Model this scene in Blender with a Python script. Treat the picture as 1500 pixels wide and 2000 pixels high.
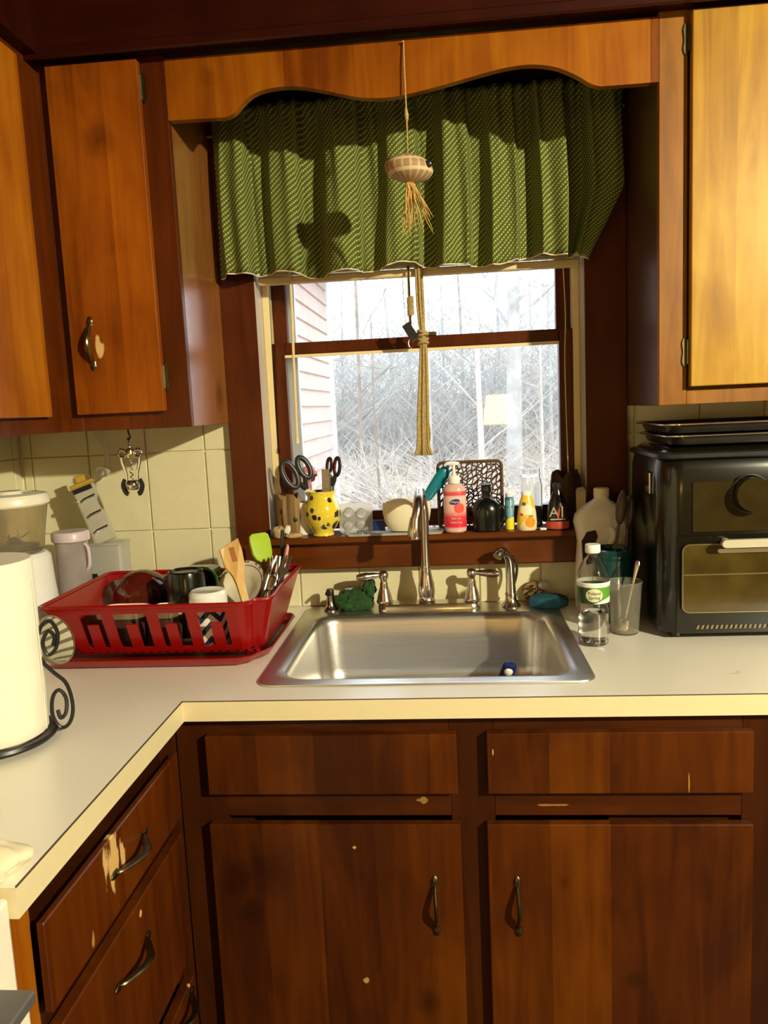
import bpy, bmesh, math, random
from mathutils import Vector, Matrix
random.seed(7)
for o in list(bpy.data.objects): bpy.data.objects.remove(o)
S = bpy.context.scene
COL = S.collection
PI = math.pi

# ---------------------------------------------------------------- camera
CX, CY, CZ = 0.0647, -1.9669, 1.4231
YAW, PITCH, ROLL, F = 0.0871, -0.1312, -0.0458, 1538.52
fw = Vector((-math.sin(YAW)*math.cos(PITCH), math.cos(YAW)*math.cos(PITCH), math.sin(PITCH)))
r0 = Vector((math.cos(YAW), math.sin(YAW), 0)); u0 = r0.cross(fw)
rr = math.cos(ROLL)*r0 + math.sin(ROLL)*u0
uu = -math.sin(ROLL)*r0 + math.cos(ROLL)*u0
cam_d = bpy.data.cameras.new('camera'); cam = bpy.data.objects.new('camera', cam_d); COL.objects.link(cam)
m = Matrix((rr, uu, -fw)).transposed().to_4x4(); m.translation = (CX, CY, CZ)
cam.matrix_world = m
cam_d.sensor_fit = 'VERTICAL'; cam_d.sensor_height = 36.0; cam_d.lens = F/2000*36.0
cam_d.clip_start = 0.02; cam_d.clip_end = 200
S.camera = cam

# ---------------------------------------------------------------- world and light
W = bpy.data.worlds.new('sky'); S.world = W; W.use_nodes = True
bg = W.node_tree.nodes['Background']
bg.inputs[0].default_value = (0.80, 0.90, 1.0, 1); bg.inputs[1].default_value = 2.6
def light(name, kind, loc, power, color, size):
    l = bpy.data.lights.new(name, kind); l.energy = power; l.color = color
    if kind == 'POINT': l.shadow_soft_size = size
    if kind == 'SUN': l.angle = size
    o = bpy.data.objects.new(name, l); o.location = loc; COL.objects.link(o); return o
light('ceiling_bulb', 'POINT', (2.05, -2.75, 2.33), 340, (1.0, 0.92, 0.64), 0.04)
light('dining_bulb', 'POINT', (0.51, -4.95, 1.34), 4, (1.0, 0.76, 0.42), 0.05)
S.view_settings.view_transform = 'Standard'; S.view_settings.look = 'None'
S.view_settings.exposure = 0.72; S.view_settings.gamma = 1.0
S.view_settings.use_curve_mapping = False

# ---------------------------------------------------------------- shape helpers
def box(bm, x0, x1, y0, y1, z0, z1, bev=0.0, seg=1):
    vs = [bm.verts.new((x, y, z)) for x in (x0, x1) for y in (y0, y1) for z in (z0, z1)]
    q = [(0,1,3,2),(4,6,7,5),(0,4,5,1),(2,3,7,6),(0,2,6,4),(1,5,7,3)]
    fs = [bm.faces.new([vs[i] for i in f]) for f in q]
    if bev > 0:
        es = list({e for f in fs for e in f.edges})
        bmesh.ops.bevel(bm, geom=es, offset=bev, segments=seg, affect='EDGES', profile=0.5)
    return vs
def loft(bm, rings, cap0=True, cap1=True, loop=False):
    R = [[bm.verts.new(p) for p in r] for r in rings]
    n = len(R[0])
    pairs = list(zip(R[:-1], R[1:]))
    if loop: pairs.append((R[-1], R[0]))
    for a, b in pairs:
        for i in range(n):
            j = (i+1) % n
            try: bm.faces.new((a[i], a[j], b[j], b[i]))
            except ValueError: pass
    if not loop:
        if cap0: bm.faces.new(list(reversed(R[0])))
        if cap1: bm.faces.new(R[-1])
    return R
def circ(r, z, n=24, cx=0, cy=0, ph=0):
    return [(cx+r*math.cos(2*PI*i/n+ph), cy+r*math.sin(2*PI*i/n+ph), z) for i in range(n)]
def lathe(bm, prof, n=28, cx=0, cy=0, cap0=True, cap1=True, loop=False, sx=1, sy=1):
    loft(bm, [[(cx+r*sx*math.cos(2*PI*i/n), cy+r*sy*math.sin(2*PI*i/n), z) for i in range(n)] for r, z in prof], cap0, cap1, loop)
def rrect(x0, x1, y0, y1, r, z, k=5):
    P = []
    for cx, cy, a in ((x1-r, y1-r, 0), (x0+r, y1-r, 90), (x0+r, y0+r, 180), (x1-r, y0+r, 270)):
        for i in range(k+1):
            t = math.radians(a+90*i/k); P.append((cx+r*math.cos(t), cy+r*math.sin(t), z))
    return P
def tube(bm, pts, r, n=8, closed=False, sy=1.0):
    P = [Vector(p) for p in pts]; N = len(P)
    rs = r if isinstance(r, (list, tuple)) else [r]*N
    rings = []; prev = None
    for i in range(N):
        if closed: t = P[(i+1) % N]-P[i-1]
        else: t = P[min(i+1, N-1)]-P[max(i-1, 0)]
        t.normalize()
        if prev is None:
            a = Vector((0, 0, 1)) if abs(t.z) < .9 else Vector((1, 0, 0))
            nn = (a-t*a.dot(t)).normalized()
        else: nn = (prev-t*prev.dot(t)).normalized()
        prev = nn; b = t.cross(nn)
        rings.append([tuple(P[i]+rs[i]*(math.cos(2*PI*k/n)*nn+sy*math.sin(2*PI*k/n)*b)) for k in range(n)])
    loft(bm, rings, loop=closed)
def smooth_path(pts, k=6):
    P = [Vector(p) for p in pts]; out = []
    for i in range(len(P)-1):
        p0, p1, p2, p3 = P[max(i-1, 0)], P[i], P[i+1], P[min(i+2, len(P)-1)]
        for j in range(k):
            t = j/k
            out.append(0.5*((2*p1)+(-p0+p2)*t+(2*p0-5*p1+4*p2-p3)*t*t+(-p0+3*p1-3*p2+p3)*t**3))
    out.append(P[-1]); return out
def prism(bm, poly, fn, a, b):
    """poly 2-D, fn(u,v,w)->xyz, from w=a to w=b"""
    loft(bm, [[fn(u, v, a) for u, v in poly], [fn(u, v, b) for u, v in poly]])
def sphere(bm, c, r, n=14, m=8, s=(1, 1, 1), jit=0):
    rings = []
    for j in range(1, m):
        a = PI*j/m
        rings.append([(c[0]+r*s[0]*math.sin(a)*math.cos(2*PI*i/n)*(1+jit*random.uniform(-1, 1)), c[1]+r*s[1]*math.sin(a)*math.sin(2*PI*i/n)*(1+jit*random.uniform(-1, 1)), c[2]-r*s[2]*math.cos(a)*(1+jit*random.uniform(-1, 1))) for i in range(n)])
    R = loft(bm, rings, False, False)
    for ring, z, fl in ((R[0], -1, True), (R[-1], 1, False)):
        v = bm.verts.new((c[0], c[1], c[2]+z*r*s[2]))
        for i in range(n):
            a, b = ring[i], ring[(i+1) % n]
            bm.faces.new((b, a, v) if fl else (a, b, v))
def B(): return bmesh.new()
def boxm(*a, **k):
    bm = B(); box(bm, *a, **k); return bm

# ---------------------------------------------------------------- object helpers
def rootloc(o):
    while o.parent: o = o.parent
    return o.location
def add(name, bm, mat, parent=None, world=False, smooth=False, ang=35):
    if world and parent is not None:
        bmesh.ops.translate(bm, verts=bm.verts, vec=-Vector(rootloc(parent)))
    bmesh.ops.recalc_face_normals(bm, faces=bm.faces)
    me = bpy.data.meshes.new(name); bm.to_mesh(me); bm.free()
    if smooth:
        me.polygons.foreach_set('use_smooth', [True]*len(me.polygons))
        try: me.set_sharp_from_angle(angle=math.radians(ang))
        except Exception: pass
    for mm in (mat if isinstance(mat, (list, tuple)) else [mat]): me.materials.append(mm)
    o = bpy.data.objects.new(name, me); COL.objects.link(o)
    if parent is not None: o.parent = parent
    return o
def tag(o, label=None, cat=None, group=None, kind=None):
    if label: o['label'] = label
    if cat: o['category'] = cat
    if group: o['group'] = group
    if kind: o['kind'] = kind
    return o
def thing(name, label, cat, loc=(0, 0, 0), rot=(0, 0, 0), group=None):
    o = bpy.data.objects.new(name, None); COL.objects.link(o); o.empty_display_size = .03
    o.location = loc; o.rotation_euler = rot
    return tag(o, label, cat, group)
def struct(name, bm, mat, **k):
    return tag(add(name, bm, mat, **k), kind='structure')
def text_bm(body, size, wrap=None, squash=1.0):
    """flat lettering in the XZ plane facing -Y, centred; wrap = cylinder radius about the Z axis"""
    c = bpy.data.curves.new('lettering', 'FONT'); c.body = body; c.size = size; c.align_x = 'CENTER'; c.align_y = 'CENTER'; c.extrude = 0.0002; c.resolution_u = 3
    o = bpy.data.objects.new('lettering', c); COL.objects.link(o)
    bpy.context.view_layer.update()
    me = o.to_mesh(); bm = B(); bm.from_mesh(me); o.to_mesh_clear()
    bpy.data.objects.remove(o); bpy.data.curves.remove(c)
    for v in bm.verts:
        x, z, t = v.co.x*squash, v.co.y, v.co.z
        if wrap:
            R = wrap+t; a = x/wrap-PI/2
            v.co = (R*math.cos(a), R*math.sin(a), z)
        else: v.co = (x, -t, z)
    return bm
def shift(bm, d):
    bmesh.ops.translate(bm, verts=bm.verts, vec=Vector(d)); return bm
def spin(bm, ang, axis='Y'):
    bmesh.ops.rotate(bm, verts=bm.verts, cent=(0, 0, 0), matrix=Matrix.Rotation(ang, 3, axis)); return bm

# ---------------------------------------------------------------- material helpers
def newmat(name):
    mt = bpy.data.materials.new(name); mt.use_nodes = True
    nt = mt.node_tree; return mt, nt, nt.nodes['Principled BSDF']
def node(nt, kind, **k):
    n = nt.nodes.new(kind)
    for a, v in k.items(): setattr(n, a, v)
    return n
def setin(nt, sock, v):
    if hasattr(v, 'is_linked') or isinstance(v, bpy.types.NodeSocket): nt.links.new(v, sock)
    else: sock.default_value = v
def MA(nt, op, a, b=0.0, c=0.0):
    n = node(nt, 'ShaderNodeMath', operation=op)
    for i, v in enumerate((a, b, c)): setin(nt, n.inputs[i], v)
    return n.outputs[0]
def ramp(nt, fac, stops):
    n = node(nt, 'ShaderNodeValToRGB'); setin(nt, n.inputs[0], fac)
    e = n.color_ramp.elements
    while len(e) < len(stops): e.new(0.5)
    for el, (p, c) in zip(e, stops): el.position = p; el.color = (c[0], c[1], c[2], 1)
    return n.outputs[0]
def mix(nt, fac, a, b, bt='MIX'):
    n = node(nt, 'ShaderNodeMix', data_type='RGBA', blend_type=bt)
    setin(nt, n.inputs[0], fac)
    for i, v in ((6, a), (7, b)):
        setin(nt, n.inputs[i], v if isinstance(v, bpy.types.NodeSocket) else (v[0], v[1], v[2], 1))
    return n.outputs[2]
def noise(nt, vec, scale, detail=3, rough=.5, dist=0):
    n = node(nt, 'ShaderNodeTexNoise'); n.inputs['Scale'].default_value = scale
    n.inputs['Detail'].default_value = detail; n.inputs['Roughness'].default_value = rough; n.inputs['Distortion'].default_value = dist
    if vec is not None: nt.links.new(vec, n.inputs['Vector'])
    return n.outputs[0]
def vmath(nt, op, a, b):
    n = node(nt, 'ShaderNodeVectorMath', operation=op)
    for i, v in enumerate((a, b)): setin(nt, n.inputs[i], v)
    return n.outputs[1] if op in ('DISTANCE', 'LENGTH') else n.outputs[0]
def bump(nt, bs, h, strength=.2, dist=.002):
    n = node(nt, 'ShaderNodeBump'); n.inputs['Strength'].default_value = strength; n.inputs['Distance'].default_value = dist
    nt.links.new(h, n.inputs['Height']); nt.links.new(n.outputs[0], bs.inputs['Normal'])
def pbr(name, col, rough=.5, metal=0, trans=0, ior=1.45, coat=0, var=.06, vscale=30, emis=0, alpha=1, bumps=0, spec=None, sss=0):
    mt, nt, bs = newmat(name)
    if var:
        tc = node(nt, 'ShaderNodeTexCoord')
        f = noise(nt, tc.outputs['Object'], vscale)
        c = mix(nt, f, [x*(1-var*2) for x in col], [min(1, x*(1+var*2)) for x in col])
        nt.links.new(c, bs.inputs['Base Color'])
        if bumps: bump(nt, bs, f, bumps)
    else: bs.inputs['Base Color'].default_value = (*col, 1)
    bs.inputs['Roughness'].default_value = rough; bs.inputs['Metallic'].default_value = metal
    bs.inputs['Transmission Weight'].default_value = trans; bs.inputs['IOR'].default_value = ior
    bs.inputs['Coat Weight'].default_value = coat; bs.inputs['Coat Roughness'].default_value = .12
    if spec is not None: bs.inputs['Specular IOR Level'].default_value = spec
    if sss: bs.inputs['Subsurface Weight'].default_value = sss; bs.inputs['Subsurface Scale'].default_value = .01
    if emis: bs.inputs['Emission Color'].default_value = (*col, 1); bs.inputs['Emission Strength'].default_value = emis
    bs.inputs['Alpha'].default_value = alpha
    return mt
def wood(name, dark, mid, light_, grain='z', board=.105, baxis='x', rough=.32, knots=(), wear=(), coat=.35, boards=.22, contrast=1.0, off=0.0, spec=.22, bmp=.12):
    """stained pine; grain runs along `grain`, glued boards step along `baxis`; knots/wear at world points"""
    mt, nt, bs = newmat(name)
    g = node(nt, 'ShaderNodeNewGeometry'); pos = g.outputs['Position']
    sep = node(nt, 'ShaderNodeSeparateXYZ'); nt.links.new(pos, sep.inputs[0])
    ax = {'x': 0, 'y': 1, 'z': 2}
    sc = [22, 22, 22]; sc[ax[grain]] = 2.0
    warp = noise(nt, vmath(nt, 'MULTIPLY', pos, (3, 3, 1.2)), 2.0, 2)
    bi = MA(nt, 'FLOOR', MA(nt, 'DIVIDE', MA(nt, 'ADD', sep.outputs[ax[baxis]], 5.03+off), board))
    wn = node(nt, 'ShaderNodeTexWhiteNoise', noise_dimensions='1D'); nt.links.new(bi, wn.inputs['W'])
    v = vmath(nt, 'MULTIPLY', pos, tuple(sc))
    vv = vmath(nt, 'ADD', v, vmath(nt, 'SCALE', wn.outputs['Color'], (0, 0, 0)))
    add_ = node(nt, 'ShaderNodeVectorMath', operation='SCALE'); nt.links.new(wn.outputs['Color'], add_.inputs[0]); add_.inputs['Scale'].default_value = 9
    vv = vmath(nt, 'ADD', v, add_.outputs[0])
    f1 = noise(nt, vv, 1.0, 5, .6, 1.2)
    blot = noise(nt, vmath(nt, 'MULTIPLY', pos, (6, 6, 3)), 1.0, 3, .55, .6)
    tone = MA(nt, 'ADD', MA(nt, 'MULTIPLY', f1, .55), MA(nt, 'MULTIPLY', blot, .6))
    tone = MA(nt, 'ADD', tone, MA(nt, 'MULTIPLY', MA(nt, 'SUBTRACT', wn.outputs['Value'], .5), boards))
    tone = MA(nt, 'ADD', MA(nt, 'MULTIPLY', MA(nt, 'SUBTRACT', tone, .575), contrast), .5)
    c = ramp(nt, tone, [(.22, dark), (.5, mid), (.80, light_)])
    nz = noise(nt, pos, 38, 3, .6)
    for (x, y, z, r) in knots:
        d = vmath(nt, 'MULTIPLY', vmath(nt, 'SUBTRACT', pos, (x, y, z)), (1, 1, .8))
        l = MA(nt, 'ADD', vmath(nt, 'LENGTH', d, (0, 0, 0)), MA(nt, 'MULTIPLY', MA(nt, 'SUBTRACT', nz, .5), r*1.2))
        k = node(nt, 'ShaderNodeMapRange'); nt.links.new(l, k.inputs[0]); k.inputs[1].default_value = r*.45; k.inputs[2].default_value = r*1.9; k.inputs[3].default_value = .6; k.inputs[4].default_value = 0
        c = mix(nt, k.outputs[0], c, [q*.22 for q in dark])
    for (x, y, z, sx, sz, wc) in wear:
        d = vmath(nt, 'MULTIPLY', vmath(nt, 'SUBTRACT', pos, (x, y, z)), (1/sx, 1/sx, 1/sz))
        l = MA(nt, 'ADD', vmath(nt, 'LENGTH', d, (0, 0, 0)), MA(nt, 'MULTIPLY', MA(nt, 'SUBTRACT', noise(nt, vmath(nt, 'MULTIPLY', pos, (60, 60, 22)), 1, 3), .5), 3.2))
        k = node(nt, 'ShaderNodeMapRange'); nt.links.new(l, k.inputs[0]); k.inputs[1].default_value = .75; k.inputs[2].default_value = 1.05; k.inputs[3].default_value = .9; k.inputs[4].default_value = 0
        c = mix(nt, k.outputs[0], c, wc)
    nt.links.new(c, bs.inputs['Base Color'])
    bs.inputs['Roughness'].default_value = rough; bs.inputs['Coat Weight'].default_value = coat*.35; bs.inputs['Coat Roughness'].default_value = .22; bs.inputs['Specular IOR Level'].default_value = spec
    if bmp: bump(nt, bs, f1, bmp, .0015)
    return mt

PALE = (.72, .47, .17)
# upper cabinets: honey-stained on the right, redder on the left; base cabinets dark
WD_UL = wood('stained_pine_upper_left', (.13, .026, .001), (.255, .060, .002), (.37, .10, .004), contrast=1.45, knots=[(-.635, -.32, 2.0, .022)], wear=[(-.672, -.306, 1.578, .012, .022, PALE)])
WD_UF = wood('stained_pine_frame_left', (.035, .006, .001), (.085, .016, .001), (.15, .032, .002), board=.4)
WD_UP = wood('stained_pine_side_door', (.14, .030, .001), (.29, .080, .003), (.42, .14, .006), baxis='y', contrast=1.4)
WD_UR = wood('honey_pine_upper_right', (.26, .115, .004), (.40, .20, .008), (.52, .31, .028), boards=.2, contrast=1.7, coat=.08, rough=.42)
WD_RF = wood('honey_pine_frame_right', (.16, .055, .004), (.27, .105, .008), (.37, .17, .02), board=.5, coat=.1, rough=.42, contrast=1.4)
WD_VAL = wood('stained_pine_valance', (.13, .027, .001), (.25, .066, .002), (.36, .12, .004), board=.145, boards=.36, contrast=1.35, knots=[(-.40, -.30, 2.11, .012)])
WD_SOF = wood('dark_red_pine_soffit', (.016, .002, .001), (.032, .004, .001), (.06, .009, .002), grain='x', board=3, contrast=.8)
WD_TRIM = wood('dark_stained_window_trim', (.03, .005, .001), (.075, .014, .002), (.12, .026, .003), board=.6, rough=.3, spec=.12)
WD_APR = wood('stained_window_apron', (.06, .013, .002), (.125, .030, .003), (.20, .055, .006), grain='x', board=3)
WD_SIDE = wood('varnished_cabinet_side', (.16, .045, .010), (.32, .11, .022), (.46, .19, .045), board=.2, baxis='y', rough=.26, coat=2.8, spec=1.0, bmp=0, knots=[(-.492, -.06, 1.47, .02)])
WD_SIDE.node_tree.nodes['Principled BSDF'].inputs['Coat IOR'].default_value = 1.8
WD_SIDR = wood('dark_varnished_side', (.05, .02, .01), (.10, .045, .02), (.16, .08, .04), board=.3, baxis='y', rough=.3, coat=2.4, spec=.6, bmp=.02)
WD_LF = wood('dark_pine_base_frame', (.015, .003, .001), (.038, .008, .001), (.065, .015, .002), board=.6, rough=.38, coat=.2)
WD_LR = wood('dark_pine_frame_rail', (.025, .005, .001), (.06, .013, .001), (.11, .027, .003), grain='x', board=3, rough=.38, coat=.2, wear=[(-.012, -.61, .71, .011, .005, (.3, .16, .06)), (.23, -.61, .70, .03, .002, (.3, .14, .04))])
KN = [(-.36, -.64, .565, .02), (-.30, -.64, .585, .028), (-.01, -.64, .32, .016), (.243, -.64, .562, .009), (.365, -.64, .37, .012), (-.335, -.64, .50, .015)]
WR = [(-.135, -.630, .629, .004, .004, (.6, .42, .16)), (-.125, -.630, .363, .006, .006, (.5, .3, .1)), (.122, -.630, .81, .002, .012, PALE), (.46, -.630, .75, .0015, .02, (.45, .22, .05))]
WD_LD = wood('dark_pine_base_door', (.040, .008, .001), (.078, .017, .001), (.125, .032, .001), knots=KN, wear=WR, rough=.36, coat=.25, boards=.32, contrast=1.5)
WD_DR = wood('dark_pine_left_drawer', (.042, .008, .001), (.085, .017, .001), (.13, .031, .001), baxis='y', board=.13, contrast=1.4, rough=.36, coat=.25,
             wear=[(-.44, -.955, .80, .03, .03, PALE), (-.44, -.92, .785, .014, .03, PALE), (-.44, -1.03, .735, .006, .012, (.5, .27, .06)), (-.44, -.87, .66, .005, .005, PALE), (-.44, -.70, .41, .005, .01, PALE)])

def tile_mat():
    mt, nt, bs = newmat('cream_glazed_tile')
    g = node(nt, 'ShaderNodeNewGeometry'); oi = node(nt, 'ShaderNodeObjectInfo')
    f = noise(nt, g.outputs['Position'], 55, 4)
    c = mix(nt, f, (.70, .64, .41), (.78, .73, .48))
    c = mix(nt, MA(nt, 'MULTIPLY', oi.outputs['Random'], .25), c, (.70, .62, .39))
    nt.links.new(c, bs.inputs['Base Color']); bs.inputs['Roughness'].default_value = .3
    bump(nt, bs, noise(nt, g.outputs['Position'], 14, 2), .15, .004)
    return mt
TILE = tile_mat()
GROUT = pbr('pale_grout', (.80, .74, .52), .8, var=.04)
PAINT = pbr('brown_wall_panelling', (.10, .06, .03), .8, var=.03)
CEIL = pbr('tan_ceiling_paint', (.16, .13, .09), .85, var=.03)
FLOOR = wood('brown_vinyl_floor', (.05, .03, .015), (.08, .05, .025), (.12, .07, .035), grain='y', board=.12, rough=.5)

def lam_mat():
    mt, nt, bs = newmat('cream_laminate')
    g = node(nt, 'ShaderNodeNewGeometry'); pos = g.outputs['Position']
    f = noise(nt, pos, 9, 3); c = mix(nt, f, (.90, .85, .74), (.94, .90, .80))
    # small scuffs and cut marks
    s = noise(nt, vmath(nt, 'MULTIPLY', pos, (34, 15, 1)), 1.0, 2, .4, 2.0)
    k = node(nt, 'ShaderNodeMapRange'); nt.links.new(s, k.inputs[0]); k.inputs[1].default_value = .77; k.inputs[2].default_value = .80
    c = mix(nt, MA(nt, 'MULTIPLY', k.outputs[0], .6), c, (.40, .33, .24))
    nt.links.new(c, bs.inputs['Base Color']); bs.inputs['Roughness'].default_value = .36; bs.inputs['Coat Weight'].default_value = .8; bs.inputs['Coat Roughness'].default_value = .3
    return mt
LAM = lam_mat()
EDGE = pbr('cream_edge_laminate', (.76, .66, .40), .4, var=.02)
SEAM = pbr('dark_seam_line', (.09, .06, .04), .7, var=0)

def steel_mat(name, col=(.60, .58, .54), rough=.28, brushed='x', amp=.1):
    mt, nt, bs = newmat(name)
    g = node(nt, 'ShaderNodeNewGeometry')
    v = (6, 220, 220) if brushed == 'x' else (200, 200, 4)
    f = noise(nt, vmath(nt, 'MULTIPLY', g.outputs['Position'], v), 1.0, 3)
    nt.links.new(mix(nt, f, [c*.88 for c in col], [min(1, c*1.1) for c in col]), bs.inputs['Base Color'])
    nt.links.new(MA(nt, 'ADD', MA(nt, 'MULTIPLY', f, amp), rough-amp/2), bs.inputs['Roughness'])
    bs.inputs['Metallic'].default_value = 1
    return mt
STEEL = steel_mat('brushed_stainless_steel', (.62, .60, .56), .34)
NICKEL = steel_mat('brushed_nickel', (.56, .50, .42), .22, 'z')
CHROME = pbr('polished_chrome', (.75, .74, .72), .1, 1, var=.02)
CUTL = pbr('worn_cutlery_steel', (.62, .60, .56), .22, 1, var=.05)
BRONZE = pbr('antique_bronze_hardware', (.15, .13, .07), .32, 1, var=.2, vscale=60)
IRON = pbr('black_wrought_iron', (.035, .033, .035), .35, .6, var=.1)
BLACK = pbr('black_plastic', (.015, .014, .012), .35, var=.1)
BLACKG = pbr('glossy_black_casing', (.006, .005, .002), .2, var=.1, coat=.2)
RED = pbr('red_plastic', (.26, .003, .002), .3, var=.05, coat=.1)
GLASS = pbr('clear_glass', (.97, .98, .98), .02, trans=1, ior=1.45, var=0)
PLAS = pbr('clear_plastic', (.97, .97, .96), .03, trans=1, ior=1.35, var=0)
FROST = pbr('frosted_clear_plastic', (.88, .87, .84), .35, trans=.75, ior=1.25, var=0)
WATERM = pbr('drinking_water', (.97, .98, .99), .0, trans=1, ior=1.33, var=0)
WHITE = pbr('white_plastic', (.86, .84, .80), .35, var=.02)
CREAM = pbr('cream_glaze', (.84, .76, .54), .3, var=.03)
PAPER = pbr('white_paper_towel', (.88, .83, .68), .9, var=.03, bumps=.15)
DARKSTONE = pbr('dark_pan_enamel', (.03, .026, .022), .22, .3, var=.2, coat=.4)

# ================================================================= ROOM
YT = .03       # face of the wall tiles
YW = .036      # wall plane behind them
XL, XR, YB, ZC = -1.07, 2.35, -5.9, 2.44
WX0, WX1, WZ0, WZ1 = -.4105, .4045, 1.091, 2.121   # window opening
struct('floor', boxm(XL-.1, XR+.1, YB-.1, .165, -.06, 0), FLOOR)
struct('ceiling', boxm(XL-.1, XR+.1, YB-.1, .165, ZC, ZC+.06), CEIL)
bm = B()
box(bm, XL-.1, WX0, YW, .165, 0, ZC); box(bm, WX1, XR+.1, YW, .165, 0, ZC)
box(bm, WX0, WX1, YW, .165, 0, WZ0); box(bm, WX0, WX1, YW, .165, WZ1, ZC)
WALLB = struct('wall_back', bm, GROUT)
WALLL = struct('wall_left', boxm(XL-.1, XL, YB, YW, 0, ZC), GROUT)
struct('wall_right', boxm(XR, XR+.1, YB, YW, 0, ZC), PAINT)
struct('wall_rear', boxm(XL-.1, XR+.1, YB-.1, YB, 0, ZC), PAINT)

# tiles, 15 x 20 cm, each a piece of its wall
def tile_mesh(w, h):
    bm = B(); box(bm, -w/2, w/2, 0, .012, -h/2, h/2, .0015)
    bmesh.ops.recalc_face_normals(bm, faces=bm.faces)
    me = bpy.data.meshes.new('tile'); bm.to_mesh(me); bm.free(); me.materials.append(TILE); return me
tcache = {}
def put_tile(xa, xb, za, zb, parent, left=False):
    g = .0016; w, h = xb-xa-2*g, zb-za-2*g
    if w < .004 or h < .004: return
    k = (round(w, 4), round(h, 4))
    if k not in tcache: tcache[k] = tile_mesh(w, h)
    o = bpy.data.objects.new('tile', tcache[k]); COL.objects.link(o); o.parent = parent
    j = random.uniform(-.0006, .0006)
    if left: o.location = (XL+.006+j, (xa+xb)/2, (za+zb)/2); o.rotation_euler = (0, 0, PI/2)
    else: o.location = ((xa+xb)/2, YT+j, (za+zb)/2)
def lay(xs, zs, xlo, xhi, zlo, zhi, parent, left=False):
    X = [xlo]+[x for x in xs if xlo+.001 < x < xhi-.001]+[xhi]
    Z = [zlo]+[z for z in zs if zlo+.001 < z < zhi-.001]+[zhi]
    for i in range(len(X)-1):
        for j in range(len(Z)-1): put_tile(X[i], X[i+1], Z[j], Z[j+1], parent, left)
ZS = [.925, 1.130, 1.335]
lay([-.568-.156*k for k in range(4, -1, -1)], ZS, XL+.008, -.493, .915, 1.42, WALLB)
lay([-.493+.1555*k for k in range(1, 7)], [], -.493, .497, .915, 1.028, WALLB)
lay([.520, .675, .828, .981, 1.134, 1.287], ZS, .497, 1.34, .915, 1.42, WALLB)
lay([-1.1+.156*k for k in range(0, 8)], ZS, -1.1, .024, .915, 1.42, WALLL, True)

# ================================================================= WINDOW
win = bpy.data.objects.new('window_1', None); COL.objects.link(win); win['kind'] = 'structure'
VINYL = pbr('cream_vinyl_track', (.80, .66, .34), .45, var=.03)
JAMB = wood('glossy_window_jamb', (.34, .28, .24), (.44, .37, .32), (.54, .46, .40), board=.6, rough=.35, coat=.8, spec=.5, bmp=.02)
STORM = pbr('pale_aluminium_storm_frame', (.62, .68, .74), .45, .2, var=.03)
def wp(name, mat, *a, bev=.002, **k): return add(name, boxm(*a, bev=bev), mat, win, **k)
wp('casing', WD_TRIM, -.493, -.404, .004, .0355, 1.0, 2.16)
wp('casing', WD_TRIM, .398, .497, .004, .0355, 1.0, 2.16)
wp('casing', WD_TRIM, -.404, .398, .004, .0355, 2.09, 2.16)
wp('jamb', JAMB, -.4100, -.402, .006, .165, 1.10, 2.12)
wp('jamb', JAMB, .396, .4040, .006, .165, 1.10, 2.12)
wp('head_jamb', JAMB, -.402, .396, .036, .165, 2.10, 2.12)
wp('track', VINYL, -.402, -.386, .072, .155, 1.11, 2.10, bev=.001)
wp('track', VINYL, .380, .396, .072, .155, 1.11, 2.10, bev=.001)
# lower sash in front, upper sash behind
def sash(y0, y1, z0, z1, rb, rt, st, x0=-.386, x1=.380):
    s = add('sash_stile', boxm(x0, x0+st, y0, y1, z0, z1, bev=.002), WD_TRIM, win)
    add('sash_stile', boxm(x1-st, x1, y0, y1, z0, z1, bev=.002), WD_TRIM, win)
    add('sash_rail', boxm(x0+st, x1-st, y0, y1, z0, z0+rb, bev=.002), WD_TRIM, win)
    add('sash_rail', boxm(x0+st, x1-st, y0, y1, z1-rt, z1, bev=.002), WD_TRIM, win)
    ym = (y0+y1)/2
    add('pane', boxm(x0+st-.004, x1-st+.004, ym-.0015, ym+.0015, z0+rb-.004, z1-rt+.004), GLASS, win)
sash(.078, .108, 1.112, 1.600, .045, .030, .034)
sash(.112, .140, 1.575, 2.09, .020, .045, .036)
wp('weather_strip', VINYL, -.352, .346, .074, .078, 1.562, 1.569, bev=.0005)
wp('sash_lock', BRONZE, -.02, .04, .083, .106, 1.600, 1.610)
wp('storm_frame', STORM, -.386, -.332, .148, .163, 1.10, 2.10, bev=.002)
wp('storm_frame', STORM, .352, .38, .148, .163, 1.10, 2.10, bev=.002)
wp('stool', WD_APR, -.402, .396, -.040, .0775, 1.092, 1.108, bev=.003)
wp('apron', WD_APR, -.493, .382, -.012, .028, 1.022, 1.092, bev=.003)

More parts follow.
